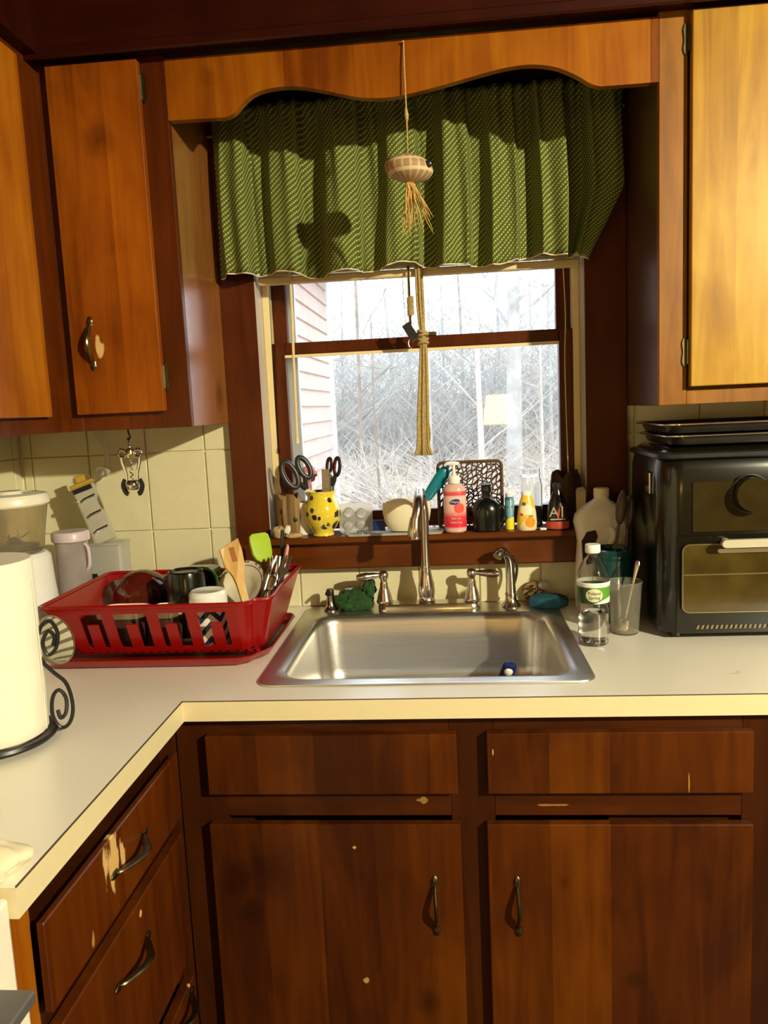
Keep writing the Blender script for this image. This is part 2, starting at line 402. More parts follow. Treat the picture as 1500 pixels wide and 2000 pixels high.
# raised blind: bottom rail, slat stack, ladder cords, wand
BL = pbr('cream_blind_plastic', (.72, .56, .30), .5, var=.03)
bl = thing('mini_blind', 'raised cream mini blind showing its bottom rail under the green curtain', 'blind', (0, .02, 1.74))
add('bottom_rail', boxm(-.395, .388, .008, .032, 1.738, 1.756, bev=.003), BL, bl, world=True)
bm = B()
for i in range(14): box(bm, -.392, .385, .010, .031, 1.760+i*.004, 1.7625+i*.004)
add('slat_stack', bm, BL, bl, world=True); bl.children[-1]['kind'] = 'stuff'
add('head_rail', boxm(-.395, .388, .006, .034, 2.05, 2.08, bev=.002), BL, bl, world=True)
for x in (-.30, .33):
    bm = B(); tube(bm, [(x, .033, 1.75), (x+.001, .036, 2.055)], .0012, 6); add('ladder_cord', bm, BL, bl, world=True)
bm = B(); tube(bm, smooth_path([(-.315, .0, 2.05), (-.312, .004, 1.75), (-.315, .0, 1.55), (-.318, -.002, 1.352)], 4), .0034, 6)
tube(bm, [(-.318, -.002, 1.356), (-.3185, -.002, 1.345)], .0055, 8)
add('wand', bm, BL, bl, world=True, smooth=True)
bm = B(); tube(bm, smooth_path([(.352, .03, 1.74), (.356, .03, 1.62), (.353, .032, 1.5), (.358, .03, 1.2)], 4), .0012, 6)
add('lift_cord', bm, BL, bl, world=True)

# ================================================================= SOFFIT
bm = B()
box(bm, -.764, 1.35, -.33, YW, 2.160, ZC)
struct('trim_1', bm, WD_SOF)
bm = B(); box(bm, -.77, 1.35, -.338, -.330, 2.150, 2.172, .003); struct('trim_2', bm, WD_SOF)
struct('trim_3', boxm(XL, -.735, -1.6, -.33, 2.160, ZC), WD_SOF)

# ================================================================= UPPER CABINETS
def handle_bm(L=.10, proj=.022, w=.006):
    """wavy antique pull, along Z, base on x=0 plane facing -Y"""
    bm = B()
    pts = [(0, 0, -L/2), (0, -.006, -L/2+.004), (0, -proj*.6, -L*.30), (0.001, -proj, -L*.10), (0.001, -proj, L*.10), (0, -proj*.6, L*.30), (0, -.006, L/2-.004), (0, 0, L/2)]
    P = smooth_path(pts, 4); n = len(P)
    tube(bm, P, [w*(.55+.55*math.sin(PI*i/(n-1))) for i in range(n)], 8, sy=.6)
    for s in (-1, 1):
        tube(bm, smooth_path([(0, -.002, s*L/2), (.001, -.003, s*(L/2+.008)), (0, -.002, s*(L/2+.018))], 3), [.0065, .006, .0055, .0065, .005, .004, .001], 8, sy=.4)
    return bm
def hinge(parent, x, y, z, flip=1):
    bm = B()
    prism(bm, [(-.006*flip, -.026), (-.002*flip, -.030), (.001*flip, -.026), (.001*flip, .026), (-.002*flip, .030), (-.006*flip, .026), (-.008*flip, .018), (-.006*flip, 0), (-.008*flip, -.018)], lambda u, v, w: (x+u, y-w, z+v), 0, .002)
    tube(bm, [(x+.003*flip, y-.003, z-.024), (x+.003*flip, y-.003, z+.024)], .0035, 8)
    add('hinge', bm, BRONZE, parent, world=True, smooth=True)
# left cabinet on the window wall
uc = thing('upper_cabinet', 'brown upper cabinet left of the window with pale wear beside its pull', 'cabinet', (-.63, 0, 1.40))
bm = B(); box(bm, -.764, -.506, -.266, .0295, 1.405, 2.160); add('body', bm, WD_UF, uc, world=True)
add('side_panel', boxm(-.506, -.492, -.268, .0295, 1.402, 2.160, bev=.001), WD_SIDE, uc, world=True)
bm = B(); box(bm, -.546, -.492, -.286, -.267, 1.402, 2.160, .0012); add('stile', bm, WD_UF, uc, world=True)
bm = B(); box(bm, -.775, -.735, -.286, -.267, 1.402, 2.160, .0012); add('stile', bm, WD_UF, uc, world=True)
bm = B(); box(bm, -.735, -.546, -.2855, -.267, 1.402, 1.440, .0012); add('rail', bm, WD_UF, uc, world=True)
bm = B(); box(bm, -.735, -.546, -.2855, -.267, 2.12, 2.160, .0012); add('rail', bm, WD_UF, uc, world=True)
d = add('door', boxm(-.738, -.543, -.306, -.287, 1.438, 2.148, bev=.0015), WD_UL, uc, world=True)
h = handle_bm(.078); shift(h, (-.690, -.306, 1.587)); add('handle', h, BRONZE, d, world=True, smooth=True)
hinge(d, -.540, -.288, 1.511, -1); hinge(d, -.540, -.288, 2.098, -1)
# cabinet on the left wall, door faces the room
uc = thing('upper_cabinet', 'brown upper cabinet mounted on the left wall at the far left edge', 'cabinet', (-.9, -.8, 1.40))
add('body', boxm(-1.069, -.784, -1.6, -.268, 1.405, 2.160), WD_UF, uc, world=True)
bm = B(); box(bm, -.783, -.764, -1.6, -.288, 1.402, 1.445); box(bm, -.783, -.764, -1.6, -.288, 2.10, 2.160); box(bm, -.783, -.764, -.405, -.288, 1.445, 2.10)
add('face_frame', bm, WD_UF, uc, world=True)
d = add('door', boxm(-.763, -.745, -.86, -.398, 1.436, 2.135, bev=.0015), WD_UP, uc, world=True)
h = spin(handle_bm(.078), PI/2, 'Z'); shift(h, (-.745, -.82, 1.587)); add('handle', h, BRONZE, d, world=True, smooth=True)
# right cabinet
uc = thing('upper_cabinet', 'honey coloured upper cabinet right of the window above the black air fryer', 'cabinet', (.9, 0, 1.40))
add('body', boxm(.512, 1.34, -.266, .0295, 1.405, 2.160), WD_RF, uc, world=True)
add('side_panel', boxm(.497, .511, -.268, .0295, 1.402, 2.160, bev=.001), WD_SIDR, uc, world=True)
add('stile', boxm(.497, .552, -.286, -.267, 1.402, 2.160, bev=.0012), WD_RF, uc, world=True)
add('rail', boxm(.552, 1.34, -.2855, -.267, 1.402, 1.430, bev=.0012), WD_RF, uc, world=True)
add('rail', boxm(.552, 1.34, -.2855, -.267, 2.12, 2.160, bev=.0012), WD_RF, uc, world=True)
d = add('door', boxm(.555, 1.02, -.306, -.287, 1.438, 2.151, bev=.0015), WD_UR, uc, world=True)
hinge(d, .550, -.288, 1.508, 1); hinge(d, .550, -.288, 2.105, 1)
h = handle_bm(.078); shift(h, (.975, -.306, 1.587)); add('handle', h, BRONZE, d, world=True, smooth=True)
# scalloped board between them
pts = [(-.4915, 2.031), (-.371, 2.029), (-.352, 2.036), (-.335, 2.052), (-.309, 2.070), (-.27, 2.078), (-.219, 2.077), (-.16, 2.064), (-.095, 2.047), (-.04, 2.042), (.008, 2.046), (.08, 2.058), (.162, 2.074), (.21, 2.081), (.253, 2.082), (.30, 2.073), (.34, 2.054), (.365, 2.038), (.385, 2.031), (.4965, 2.031)]
P = smooth_path([(a, 0, b) for a, b in pts[1:-1]], 4)
poly = [pts[0]]+[(p.x, p.z) for p in P]+[pts[-1], (.4965, 2.150), (-.4915, 2.150)]
bm = B(); prism(bm, poly, lambda u, v, w: (u, w, v), -.287, -.268)
tag(add('scalloped_valance', bm, WD_VAL), 'scalloped wooden board spanning the cabinets above the window', 'wood trim')

# ================================================================= CURTAIN
def curtain_mat():
    mt, nt, bs = newmat('green_dotted_cotton')
    uv = node(nt, 'ShaderNodeUVMap'); sp = node(nt, 'ShaderNodeSeparateXYZ'); nt.links.new(uv.outputs[0], sp.inputs[0])
    u, v = sp.outputs[0], sp.outputs[1]
    a = MA(nt, 'ADD', MA(nt, 'MULTIPLY', u, .64), MA(nt, 'MULTIPLY', v, -.77))
    b = MA(nt, 'ADD', MA(nt, 'MULTIPLY', u, .77), MA(nt, 'MULTIPLY', v, .64))
    s1 = MA(nt, 'ABSOLUTE', MA(nt, 'SUBTRACT', MA(nt, 'FRACT', MA(nt, 'DIVIDE', a, .0088)), .5))
    s2 = MA(nt, 'ABSOLUTE', MA(nt, 'SUBTRACT', MA(nt, 'FRACT', MA(nt, 'DIVIDE', b, .0062)), .5))
    m1 = MA(nt, 'LESS_THAN', s1, .17); m2 = MA(nt, 'LESS_THAN', s2, .33)
    k = MA(nt, 'MULTIPLY', m1, m2)
    g = node(nt, 'ShaderNodeNewGeometry')
    c0 = mix(nt, noise(nt, g.outputs['Position'], 40), (.070, .084, .014), (.098, .114, .020))
    c = mix(nt, k, c0, (.40, .44, .17))
    nt.links.new(c, bs.inputs['Base Color']); bs.inputs['Roughness'].default_value = .9; bs.inputs['Specular IOR Level'].default_value = .1
    return mt
CURT = curtain_mat(); LINING = pbr('cream_curtain_lining', (.66, .58, .38), .9, var=.04)
cu = thing('cafe_curtain', 'short green curtain with diagonal rows of pale dots covering the upper window', 'curtain', (0, -.04, 1.75))
NU, NV = 420, 26
X0, X1 = -.472, .478
def fold(t, v):
    # v 0 bottom .. 1 top; pleats rise slowly towards the right and fall back steeply
    p = (t*7.7+.10*math.sin(t*9)+.05*math.sin(v*3+t*5)+.15) % 1.0
    def st(a): a = min(1, max(0, a)); return a*a*(3-2*a)
    w = st((p-.22)/.20)*(1-st((p-.88)/.10))*(.85+.15*math.sin(p*9+t*7))
    amp = .056*(1-.15*v)*(1+.25*math.sin(t*23+1))
    amp *= 1-.62*v**6
    return -amp*(w-.5)+.0025*math.sin(2*PI*t*23+1.2+v*2)+.005*math.sin(2*PI*t*33+v*4)*(v**3)
def hem(t):
    z = 1.752+.007*math.sin(t*17)+.004*math.sin(t*41+1)
    return z
bm = B(); uvl = bm.loops.layers.uv.new('UVMap'); G = []; ULEN = []
acc = 0; last = None
for i in range(NU+1):
    t = i/NU; x = X0+(X1-X0)*t; y = fold(t, .5)
    if last: acc += math.hypot(x-last[0], y-last[1])
    last = (x, y); ULEN.append(acc)
for i in range(NU+1):
    t = i/NU; c = []
    for j in range(NV+1):
        v = j/NV
        x = X0+(X1-X0)*t
        if t > .86:                                # right edge is drawn back towards the window
            k = (t-.86)/.14; bell = math.exp(-((v-.42)/.25)**2)
            x -= k*(.082*(1-min(1, v/.40)) if v < .40 else 0)
        if t < .06: x += 0.008*(1-v)*(1-t/.06)*-1
        z = hem(t)+v*(2.135-hem(t))
        y = -.050+fold(t, v)-.010*(v > .93)
        c.append(bm.verts.new((x, y, z)))
    G.append(c)
for i in range(NU):
    for j in range(NV):
        f = bm.faces.new((G[i][j], G[i+1][j], G[i+1][j+1], G[i][j+1]))
        for l, (a, b) in zip(f.loops, ((i, j), (i+1, j), (i+1, j+1), (i, j+1))): l[uvl].uv = (ULEN[a], b/NV*.35)
top_loc = Vector(rootloc(cu)); bmesh.ops.translate(bm, verts=bm.verts, vec=-top_loc)
me = bpy.data.meshes.new('cloth'); bm.to_mesh(me); bm.free(); me.polygons.foreach_set('use_smooth', [True]*len(me.polygons)); me.materials.append(CURT)
cl = bpy.data.objects.new('cloth', me); COL.objects.link(cl); cl.parent = cu
md = cl.modifiers.new('thickness', 'SOLIDIFY'); md.thickness = .0012
bm = B(); rings = []
for i in range(0, NU+1, 2):
    t = i/NU; x = X0+(X1-X0)*t-(max(0, t-.86)/.14*.082)-(0.008*(1-t/.06) if t < .06 else 0); y = -.0485+fold(t, 0); z = hem(t)
    rings.append([(x, y, z+.004), (x, y, z-.003), (x, y+.002, z-.003), (x, y+.002, z+.004)])
loft(bm, rings); add('hem', bm, LINING, cu, world=True)
bm = B(); tube(bm, [(-.488, -.020, 2.085), (.488, -.020, 2.085)], .006, 10); add('rod', bm, BRONZE, cu, world=True)

# ================================================================= COUNTER AND SINK
ct = thing('countertop', 'L-shaped cream laminate worktop with a light edge strip around the sink', 'countertop', (0, -.3, .876))
bm = B(); z0, z1 = .8765, .914
box(bm, XL+.001, -.4345, -1.19, .0345, z0, z1)
box(bm, -.4345, -.300, -.635, .0345, z0, z1); box(bm, .300, 1.34, -.635, .0345, z0, z1)
box(bm, -.300, .300, -.635, -.552, z0, z1); box(bm, -.300, .300, -.005, .0345, z0, z1)
add('top', bm, LAM, ct, world=True)
bm = B(); box(bm, -.4345, 1.34, -.6375, -.635, z0, z1-.0012); box(bm, -.4345, -.432, -1.19, -.6375, z0, z1-.0012)
box(bm, XL+.001, -.432, -1.1925, -1.19, z0, z1-.0012)
add('edge_strip', bm, EDGE, ct, world=True)
bm = B(); box(bm, -.4345, 1.34, -.6372, -.635, z1-.0012, z1+.0001); box(bm, -.4345, -.4323, -1.19, -.6372, z1-.0012, z1+.0001)
add('seam', bm, SEAM, ct, world=True)

sk = thing('sink', 'single bowl stainless steel drop-in sink set into the cream counter', 'sink', (0, -.28, .914))
bm = B(); K = 7
def rc(x0, x1, y0, y1, r, z): return rrect(x0, x1, y0, y1, r, z, K)
rings = [rc(-.312, .312, -.566, .012, .030, .9142), rc(-.3175, .3175, -.571, .016, .034, .9150), rc(-.316, .316, -.570, .015, .033, .9178),
         rc(-.308, .308, -.562, .010, .030, .9186), rc(-.300, .300, -.556, -.004, .030, .9182), rc(-.293, .293, -.549, -.060, .045, .9196), rc(-.286, .286, -.543, -.078, .050, .9186), rc(-.278, .278, -.536, -.084, .055, .9170),
         rc(-.272, .272, -.531, -.090, .055, .9120), rc(-.268, .268, -.527, -.093, .055, .900), rc(-.262, .262, -.521, -.098, .055, .79), rc(-.256, .256, -.515, -.104, .052, .762), rc(-.240, .240, -.499, -.120, .045, .748), rc(-.21, .21, -.47, -.15, .04, .744), rc(-.05, .05, -.35, -.27, .035, .741)]
rings += [rc(-.05, .05, -.35, -.27, .035, .738), rc(-.21, .21, -.47, -.15, .04, .741), rc(-.258, .258, -.517, -.102, .052, .758), rc(-.265, .265, -.524, -.095, .055, .79), rc(-.271, .271, -.530, -.090, .055, .905), rc(-.290, .290, -.545, -.07, .05, .9135)]
loft(bm, rings, loop=False, cap0=False, cap1=False)
# close the drain area and the rim underside
add('basin', bm, STEEL, sk, world=True, smooth=True, ang=50)
bm = B(); lathe(bm, [(.052, .744), (.050, .746), (.040, .7435), (.036, .738), (.01, .737)], 28, 0, -.31); add('drain', bm, CHROME, sk, world=True, smooth=True)

fa = thing('faucet', 'brushed nickel gooseneck faucet with two lever handles behind the sink', 'faucet', (0, -.040, .918))
bm = B(); R0 = []
for z, s in ((.9187, 0), (.9215, .0), (.934, -.003), (.938, -.009)): R0.append(rrect(-.128-s*-1*0-(s), .128+s, -.066-s, -.014+s, .024, z, 5))
loft(bm, [rrect(-.128, .128, -.066, -.014, .024, .9187), rrect(-.128, .128, -.066, -.014, .024, .932), rrect(-.124, .124, -.062, -.018, .021, .9375)])
add('base_plate', bm, NICKEL, fa, world=True, smooth=True, ang=50)
bm = B(); sx, sy = -.006, -.040
lathe(bm, [(.020, .9375), (.022, .942), (.0185, .946), (.0195, .955), (.021, .968), (.0195, .985), (.0155, 1.005), (.0125, 1.022), (.0135, 1.026), (.0125, 1.030)], 24, sx, sy)
arc = [(sx, sy, 1.02), (sx, sy, 1.08), (sx+.001, sy, 1.13), (sx+.001, sy-.002, 1.165)]
for k in range(1, 10):
    a = PI*k/10; arc.append((sx-.010*k/10, sy-.066+.066*math.cos(a)-.002, 1.170+.052*math.sin(a)))
arc += [(sx-.014, sy-.136, 1.165), (sx-.017, sy-.138, 1.145)]
P = smooth_path(arc, 3); n = len(P)
tube(bm, P, [.0115+.0005*0 for i in range(n)], 14)
tube(bm, [(sx-.014, sy-.136, 1.170), (sx-.0165, sy-.138, 1.150), (sx-.018, sy-.140, 1.128), (sx-.018, sy-.140, 1.122)], [.0125, .0145, .0165, .0150], 16)
add('spout', bm, NICKEL, fa, world=True, smooth=True, ang=60)
for s, hx in ((-1, -.112), (1, .107)):
    bm = B(); lathe(bm, [(.019, .9375), (.021, .941), (.019, .946), (.0165, .958), (.0125, .972), (.0095, .982), (.0105, .986), (.0085, .991), (.008, .997), (.0115, 1.003), (.0125, 1.009), (.0105, 1.016), (.006, 1.019)], 20, hx, -.040)
    P = smooth_path([(hx, -.040, 1.009), (hx+s*.014, -.042, 1.009), (hx+s*.03, -.045, 1.008), (hx+s*.048, -.050, 1.007), (hx+s*.062, -.054, 1.007), (hx+s*.067, -.0555, 1.007)], 3)
    n = len(P); rad = []
    for i in range(n):
        t = i/(n-1); rad.append(.0050 if t < .15 else .0045+.0045*math.sin(PI*min(1, (t-.15)/.75)**.9)+(.0020 if t > .5 else 0)*(t < .98))
    tube(bm, P, rad, 12, sy=.9)
    add('handle', bm, NICKEL, fa, world=True, smooth=True, ang=55)

sp = thing('side_sprayer', 'brushed nickel side sprayer with a bent head right of the faucet', 'sprayer', (.203, -.032, .919))
bm = B(); lathe(bm, [(.023, .9188), (.024, .922), (.0205, .926), (.016, .932), (.0135, .940), (.0135, .948), (.0150, .950), (.0150, .953)], 20, .203, -.032); add('escutcheon', bm, NICKEL, sp, world=True, smooth=True)
bm = B(); P = smooth_path([(.203, -.032, .952), (.203, -.032, .985), (.202, -.033, 1.020), (.199, -.037, 1.042), (.190, -.046, 1.058), (.178, -.058, 1.060), (.170, -.066, 1.052)], 4)
n = len(P); tube(bm, P, [.0125-.0015*min(1, i/8)+(.0015 if i > n-6 else 0) for i in range(n)], 14)
add('wand', bm, NICKEL, sp, world=True, smooth=True, ang=55)
bm = B(); tube(bm, smooth_path([(.2125, -.026, .975), (.219, -.024, 1.0), (.219, -.026, 1.025), (.2095, -.033, 1.045)], 4), .0035, 8); add('trigger', bm, BLACK, sp, world=True, smooth=True)

so = thing('soap_dispenser', 'short nickel soap dispenser at the left back corner of the sink', 'soap dispenser', (-.251, -.030, .9185))
bm = B(); lathe(bm, [(.019, 0), (.020, .004), (.014, .010), (.0105, .018), (.0095, .030), (.0095, .040)], 20); add('collar', bm, NICKEL, so, smooth=True)
bm = B(); lathe(bm, [(.0098, .040), (.0098, .052), (.008, .056)], 18); tube(bm, smooth_path([(0, 0, .049), (-.005, -.010, .051), (-.006, -.022, .047)], 3), [.005, .005, .005, .0045, .004, .004, .004], 8); add('pump', bm, BLACK, so, smooth=True)

GREEN_CL = pbr('dark_green_scrub_cloth', (.018, .062, .014), .95, var=.35, vscale=90, bumps=.6)
def lump(sx, sy, sz, seed, n=20, m=12, amp=.16, flat=True, freq=3.0):
    rnd = random.Random(seed); ph = [rnd.uniform(0, 6.28) for _ in range(9)]
    bm = B(); rings = []
    for j in range(m+1):
        a = PI*(.02+.96*j/m); ring = []
        for i in range(n):
            b = 2*PI*i/n
            k = 1+amp*(math.sin(freq*b+ph[0]+2*a)+.6*math.sin(2*freq*b+ph[1]-3*a)+.5*math.sin(5*a+ph[2]+b))/1.6
            sq = 1/max(abs(math.cos(b)), abs(math.sin(b)))**.55
            z = -math.cos(a)*sz*k
            if flat: z = max(z, -sz*.80)
            ring.append((sx*math.sin(a)**.7*math.cos(b)*k*sq, sy*math.sin(a)**.7*math.sin(b)*k*sq, z))
        rings.append(ring)
    loft(bm, rings); return bm
g = thing('scrub_cloth', 'crumpled dark green scrubbing cloth left of the faucet', 'cloth', (-.186, -.030, .9195))
a = lump(.046, .020, .027, 3, 60, 40, .10, freq=4); shift(a, (-.004, 0, .022)); add('wad', a, GREEN_CL, g, smooth=True, ang=80)
a = lump(.016, .018, .022, 9, 40, 26, .14); shift(a, (.034, .008, .050)); add('fold', a, GREEN_CL, g, smooth=True, ang=80)
from mathutils import noise as mnoise
for o_ in g.children:
    for v in o_.data.vertices:
        q = mnoise.noise(v.co*110)*.006+mnoise.noise(v.co*Vector((60, 60, 260)))*.005
        v.co += v.co.normalized()*q; v.co.z = max(v.co.z, 0)
a = lump(.024, .007, .027, 21, 22, 14, .2, freq=4); tag(add('plastic_wrap', a, FROST, smooth=True, ang=50), 'crumpled clear plastic wrapper behind the green scrub cloth', 'wrapper').location = (-.197, .011, .940)
# sponge
bm = B(); prof = [(-.045, -.012), (-.02, -.026), (.03, -.024), (.05, -.004), (.034, .020), (-.01, .026), (-.038, .018)]
SPB = pbr('dark_teal_sponge', (.006, .055, .085), .85, var=.2, vscale=120, bumps=.7)
loft(bm, [[(x*s, y*s, z) for x, y in prof] for s, z in ((.92, 0), (1, .004), (1, .020), (.93, .026), (.6, .030))])
o = tag(add('sponge', bm, SPB, smooth=True, ang=40), 'dark blue sponge on the back right corner of the sink', 'sponge'); o.location = (.292, -.040, .9195); o.rotation_euler = (0, 0, -.1)
# round scrubber leaning on tiles
SC = pbr('brown_scrubber_bristle', (.20, .11, .04), .9, var=.4, vscale=150, bumps=.8)
s_ = thing('dish_scrubber', 'small round brown bristle scrubber leaning on tiles behind the sprayer', 'scrub brush', (.262, .004, .9185))
bm = B(); rnd = random.Random(4)
for i in range(70):
    a = rnd.uniform(0, 6.28); r = rnd.uniform(.006, .022)
    tube(bm, [(r*math.cos(a)*.8, .004, .026+r*math.sin(a)*.8), (r*1.15*math.cos(a), -.012, .026+r*1.0*math.sin(a))], .0011, 4)
o = add('bristles', bm, SC, s_); o['kind'] = 'stuff'
bm = B(); prism(bm, [(.026*math.cos(2*PI*i/20), .026*math.sin(2*PI*i/20)) for i in range(20)], lambda u, v, w: (u, w, .026+v), .004, .014); add('disc', bm, SC, s_)
bm = B(); sphere(bm, (.026, -.002, .044), .012, 12, 8, (1.2, .6, 1)); add('knob', bm, FROST, s_, smooth=True)
# brush in the sink
BLUE = pbr('navy_blue_plastic', (.01, .022, .12), .3, var=.1)
b_ = thing('dish_brush', 'dark blue brush handle with a white tip standing inside the sink', 'dish brush', (.118, -.400, .7445), (.42, .27, 0))
bm = B(); P = smooth_path([(0, 0, .015), (0, 0, .04), (0, 0, .09), (0, 0, .185), (0, 0, .202)], 4); n = len(P)
tube(bm, P, [.009+.006*math.sin(PI*min(1, i/(n-1)*.9)) if i < n-1 else .004 for i in range(n)], 12, sy=.6); add('handle', bm, BLUE, b_, smooth=True)
bm = B(); sphere(bm, (0, -.0065, .186), .0085, 12, 8, (1, .55, 1.2)); add('tip', bm, WHITE, b_, smooth=True)
bm = B(); lathe(bm, [(.014, .002), (.017, .006), (.017, .018), (.010, .022)], 14); add('head', bm, BLUE, b_)

# ================================================================= BASE CABINETS
bc = thing('base_cabinet', 'dark brown sink base cabinet with two false drawer fronts and two flat doors', 'cabinet', (.2, -.3, 0))
bm = B(); box(bm, -.445, 1.33, -.588, .03, .10, .60); box(bm, -.445, 1.33, -.545, -.50, .60, .72) ; box(bm, -.445, -.33, -.588, .03, .60, .876); box(bm, .33, 1.33, -.588, .03, .60, .876)
bmesh.ops.delete(bm, geom=[], context='VERTS')
add('body', bm, WD_LF, bc, world=True)
add('toe_kick', boxm(-.38, 1.33, -.53, -.50, 0, .10), WD_LF, bc, world=True)
yf0, yf1 = -.610, -.589
for a in ((-.4598, -.372, .10, .8755), (.045, .124, .10, .8755), (.556, .64, .10, .8755)):
    add('stile', boxm(a[0], a[1], yf0, yf1, a[2], a[3], bev=.001), WD_LF, bc, world=True)
for x0, x1 in ((-.372, .045), (.124, .556), (.64, 1.33)):
    add('rail', boxm(x0, x1, yf0, yf1, .840, .8755, bev=.001), WD_LR, bc, world=True)
    add('rail', boxm(x0, x1, yf0, yf1, .680, .726, bev=.001), WD_LR, bc, world=True)
    add('rail', boxm(x0, x1, yf0, yf1, .10, .14, bev=.001), WD_LR, bc, world=True)
DF = [(-.400, .058), (.111, .569), (.628, 1.08)]
for i, (x0, x1) in enumerate(DF):
    add('false_drawer_front', boxm(x0, x1, -.630, -.611, .731, .844, bev=.0018), WD_LD, bc, world=True)
    d = add('door', boxm(x0-.004, x1+.002, -.630, -.611, .125, .673, bev=.0018), WD_LD, bc, world=True)
    hx = .010 if i == 0 else x0+.048
    h = handle_bm(.082, .02, .0055); shift(h, (hx, -.630, .516)); add('handle', h, BRONZE, d, world=True, smooth=True)

dc = thing('drawer_cabinet', 'dark brown drawer cabinet along the left with worn finish around its top pull', 'cabinet', (-.7, -.9, 0))
add('body', boxm(-1.06, -.482, -1.185, -.62, .10, .876), WD_LF, dc, world=True)
add('toe_kick', boxm(-1.06, -.52, -1.18, -.65, 0, .10), WD_LF, dc, world=True)
fx0, fx1 = -.481, -.460
add('stile', boxm(fx0, fx1, -1.190, -1.128, .10, .8755, bev=.001), WD_UP, dc, world=True)
add('stile', boxm(fx0, fx1, -.690, -.612, .10, .8755, bev=.001), WD_LF, dc, world=True)
for z0, z1 in ((.850, .8755), (.675, .72), (.405, .450), (.10, .14)):
    add('rail', boxm(fx0, fx1, -1.128, -.690, z0, z1, bev=.001), WD_LF if z0 < .8 else WD_APR, dc, world=True)
for i, (z0, z1, pull) in enumerate(((.716, .834, .012), (.446, .682, 0), (.15, .402, 0))):
    d = add('drawer', boxm(-.4585+pull, -.4395+pull*.3, -1.140, -.672, z0, z1, bev=.0018), WD_DR, dc, world=True)
    if pull:
        bm = B(); box(bm, -.52, -.4465, -1.12, -.69, z0+.012, z1-.008); add('drawer_box', bm, WD_LF, d, world=True)
    h = spin(handle_bm(.098, .024, .006), PI/2, 'X'); spin(h, PI/2, 'Z')
    for v in h.verts: pass
    zc = (.778, .612, .40)[i]; yc = (-.898, -.912, -.75)[i]
    if i == 2: zc = .385
    # the pull runs along Y and stands off towards +X
    bmesh.ops.delete(h, geom=h.verts[:], context='VERTS'); h.free()
    h = handle_bm(.098, .024, .006)
    for v in h.verts: v.co = Vector((-v.co.y-.4395+pull*.3, v.co.z+yc, v.co.x+zc))
    add('handle', h, BRONZE, d, world=True, smooth=True)

# ================================================================= STOVE (bottom left)
st = thing('stove', 'white stove beyond the end of the left counter with a grey handle', 'stove', (-.75, -1.55, 0))
ENAM = pbr('white_enamel', (.86, .82, .70), .25, var=.02, coat=.4)
add('body', boxm(-1.06, -.440, -1.96, -1.1935, .02, .905, bev=.006, seg=2), ENAM, st, world=True)
add('cooktop', boxm(-1.06, -.450, -1.955, -1.20, .9055, .916, bev=.004), BLACKG, st, world=True)
add('oven_door', boxm(-.4395, -.415, -1.94, -1.215, .22, .80, bev=.006, seg=2), ENAM, st, world=True)
GREY = pbr('grey_metal_handle', (.20, .20, .21), .35, .6, var=.05)
bm = B(); box(bm, -.4145, -.372, -1.9, -1.272, .842, .856, .002); box(bm, -.4405, -.40, -1.32, -1.30, .80, .845); box(bm, -.4405, -.40, -1.86, -1.84, .80, .845)
add('handle', bm, GREY, st, world=True)

# ================================================================= DISH RACK
rk = thing('dish_rack', 'red plastic dish rack with slotted front standing in its red tray', 'dish rack', (-.55, -.28, .935))
out_t = [(-.785, -.452), (-.772, -.464), (-.760, -.467), (-.372, -.467), (-.356, -.463), (-.348, -.450), (-.345, -.436), (-.334, -.430), (-.318, -.428), (-.309, -.420), (-.306, -.405), (-.306, -.135), (-.312, -.122), (-.325, -.116), (-.765, -.116), (-.780, -.122), (-.787, -.138)]
def dens(P):
    out = []
    for i in range(len(P)):
        a, b = P[i], P[(i+1) % len(P)]; L = math.hypot(b[0]-a[0], b[1]-a[1]); n = max(1, int(round(L/.0118)))
        for k in range(n): out.append((a[0]+(b[0]-a[0])*k/n, a[1]+(b[1]-a[1])*k/n))
    return out
OT = dens(out_t)
def bot(p):
    x = p[0]; y = -.285+(p[1]+.285)*.74
    if x < -.70: x = -.70+(x+.70)*.35
    elif x > -.38: x = -.38+(x+.38)*.55
    return x, y
vz = [0, .10, .30, .62, .86, 1.0]; ZB, ZT = .942, 1.049
openings = [(-.705, -.650), (-.628, -.562), (-.540, -.478), (-.454, -.392)]
bm = B(); V = []
for (x, y) in OT:
    bx_, by_ = bot((x, y)); col = []
    lift = 0
    if x > -.34: lift = .006*math.sin(min(1, (y+.43)/.1)*PI/2)
    for v in vz:
        z = ZB+(ZT+lift-ZB)*v; col.append(bm.verts.new((bx_+(x-bx_)*v, by_+(y-by_)*v, z)))
    V.append(col)
n = len(OT)
for i in range(n):
    j = (i+1) % n; xm = (OT[i][0]+OT[j][0])/2; ym = (OT[i][1]+OT[j][1])/2
    for k in range(5):
        skip = False
        if ym < -.46 and k in (1, 2, 3):
            for a, b in openings:
                if a < xm < b:
                    skip = True
                    mid = (a+b)/2
                    if k in (1, 2) and abs(xm-mid) < .011: skip = False
        if ym > -.12 and k in (2, 3) and int((xm+2)/.0236) % 2 == 0: skip = True
        if not skip: bm.faces.new((V[i][k], V[j][k], V[j][k+1], V[i][k+1]))
top_ = Vector(rootloc(rk)); bmesh.ops.translate(bm, verts=bm.verts, vec=-top_)
bmesh.ops.recalc_face_normals(bm, faces=bm.faces)
me = bpy.data.meshes.new('basket'); bm.to_mesh(me); bm.free(); me.materials.append(RED)
o = bpy.data.objects.new('basket', me); COL.objects.link(o); o.parent = rk
md = o.modifiers.new('thickness', 'SOLIDIFY'); md.thickness = .0034; md.offset = 0
bm = B(); P = []
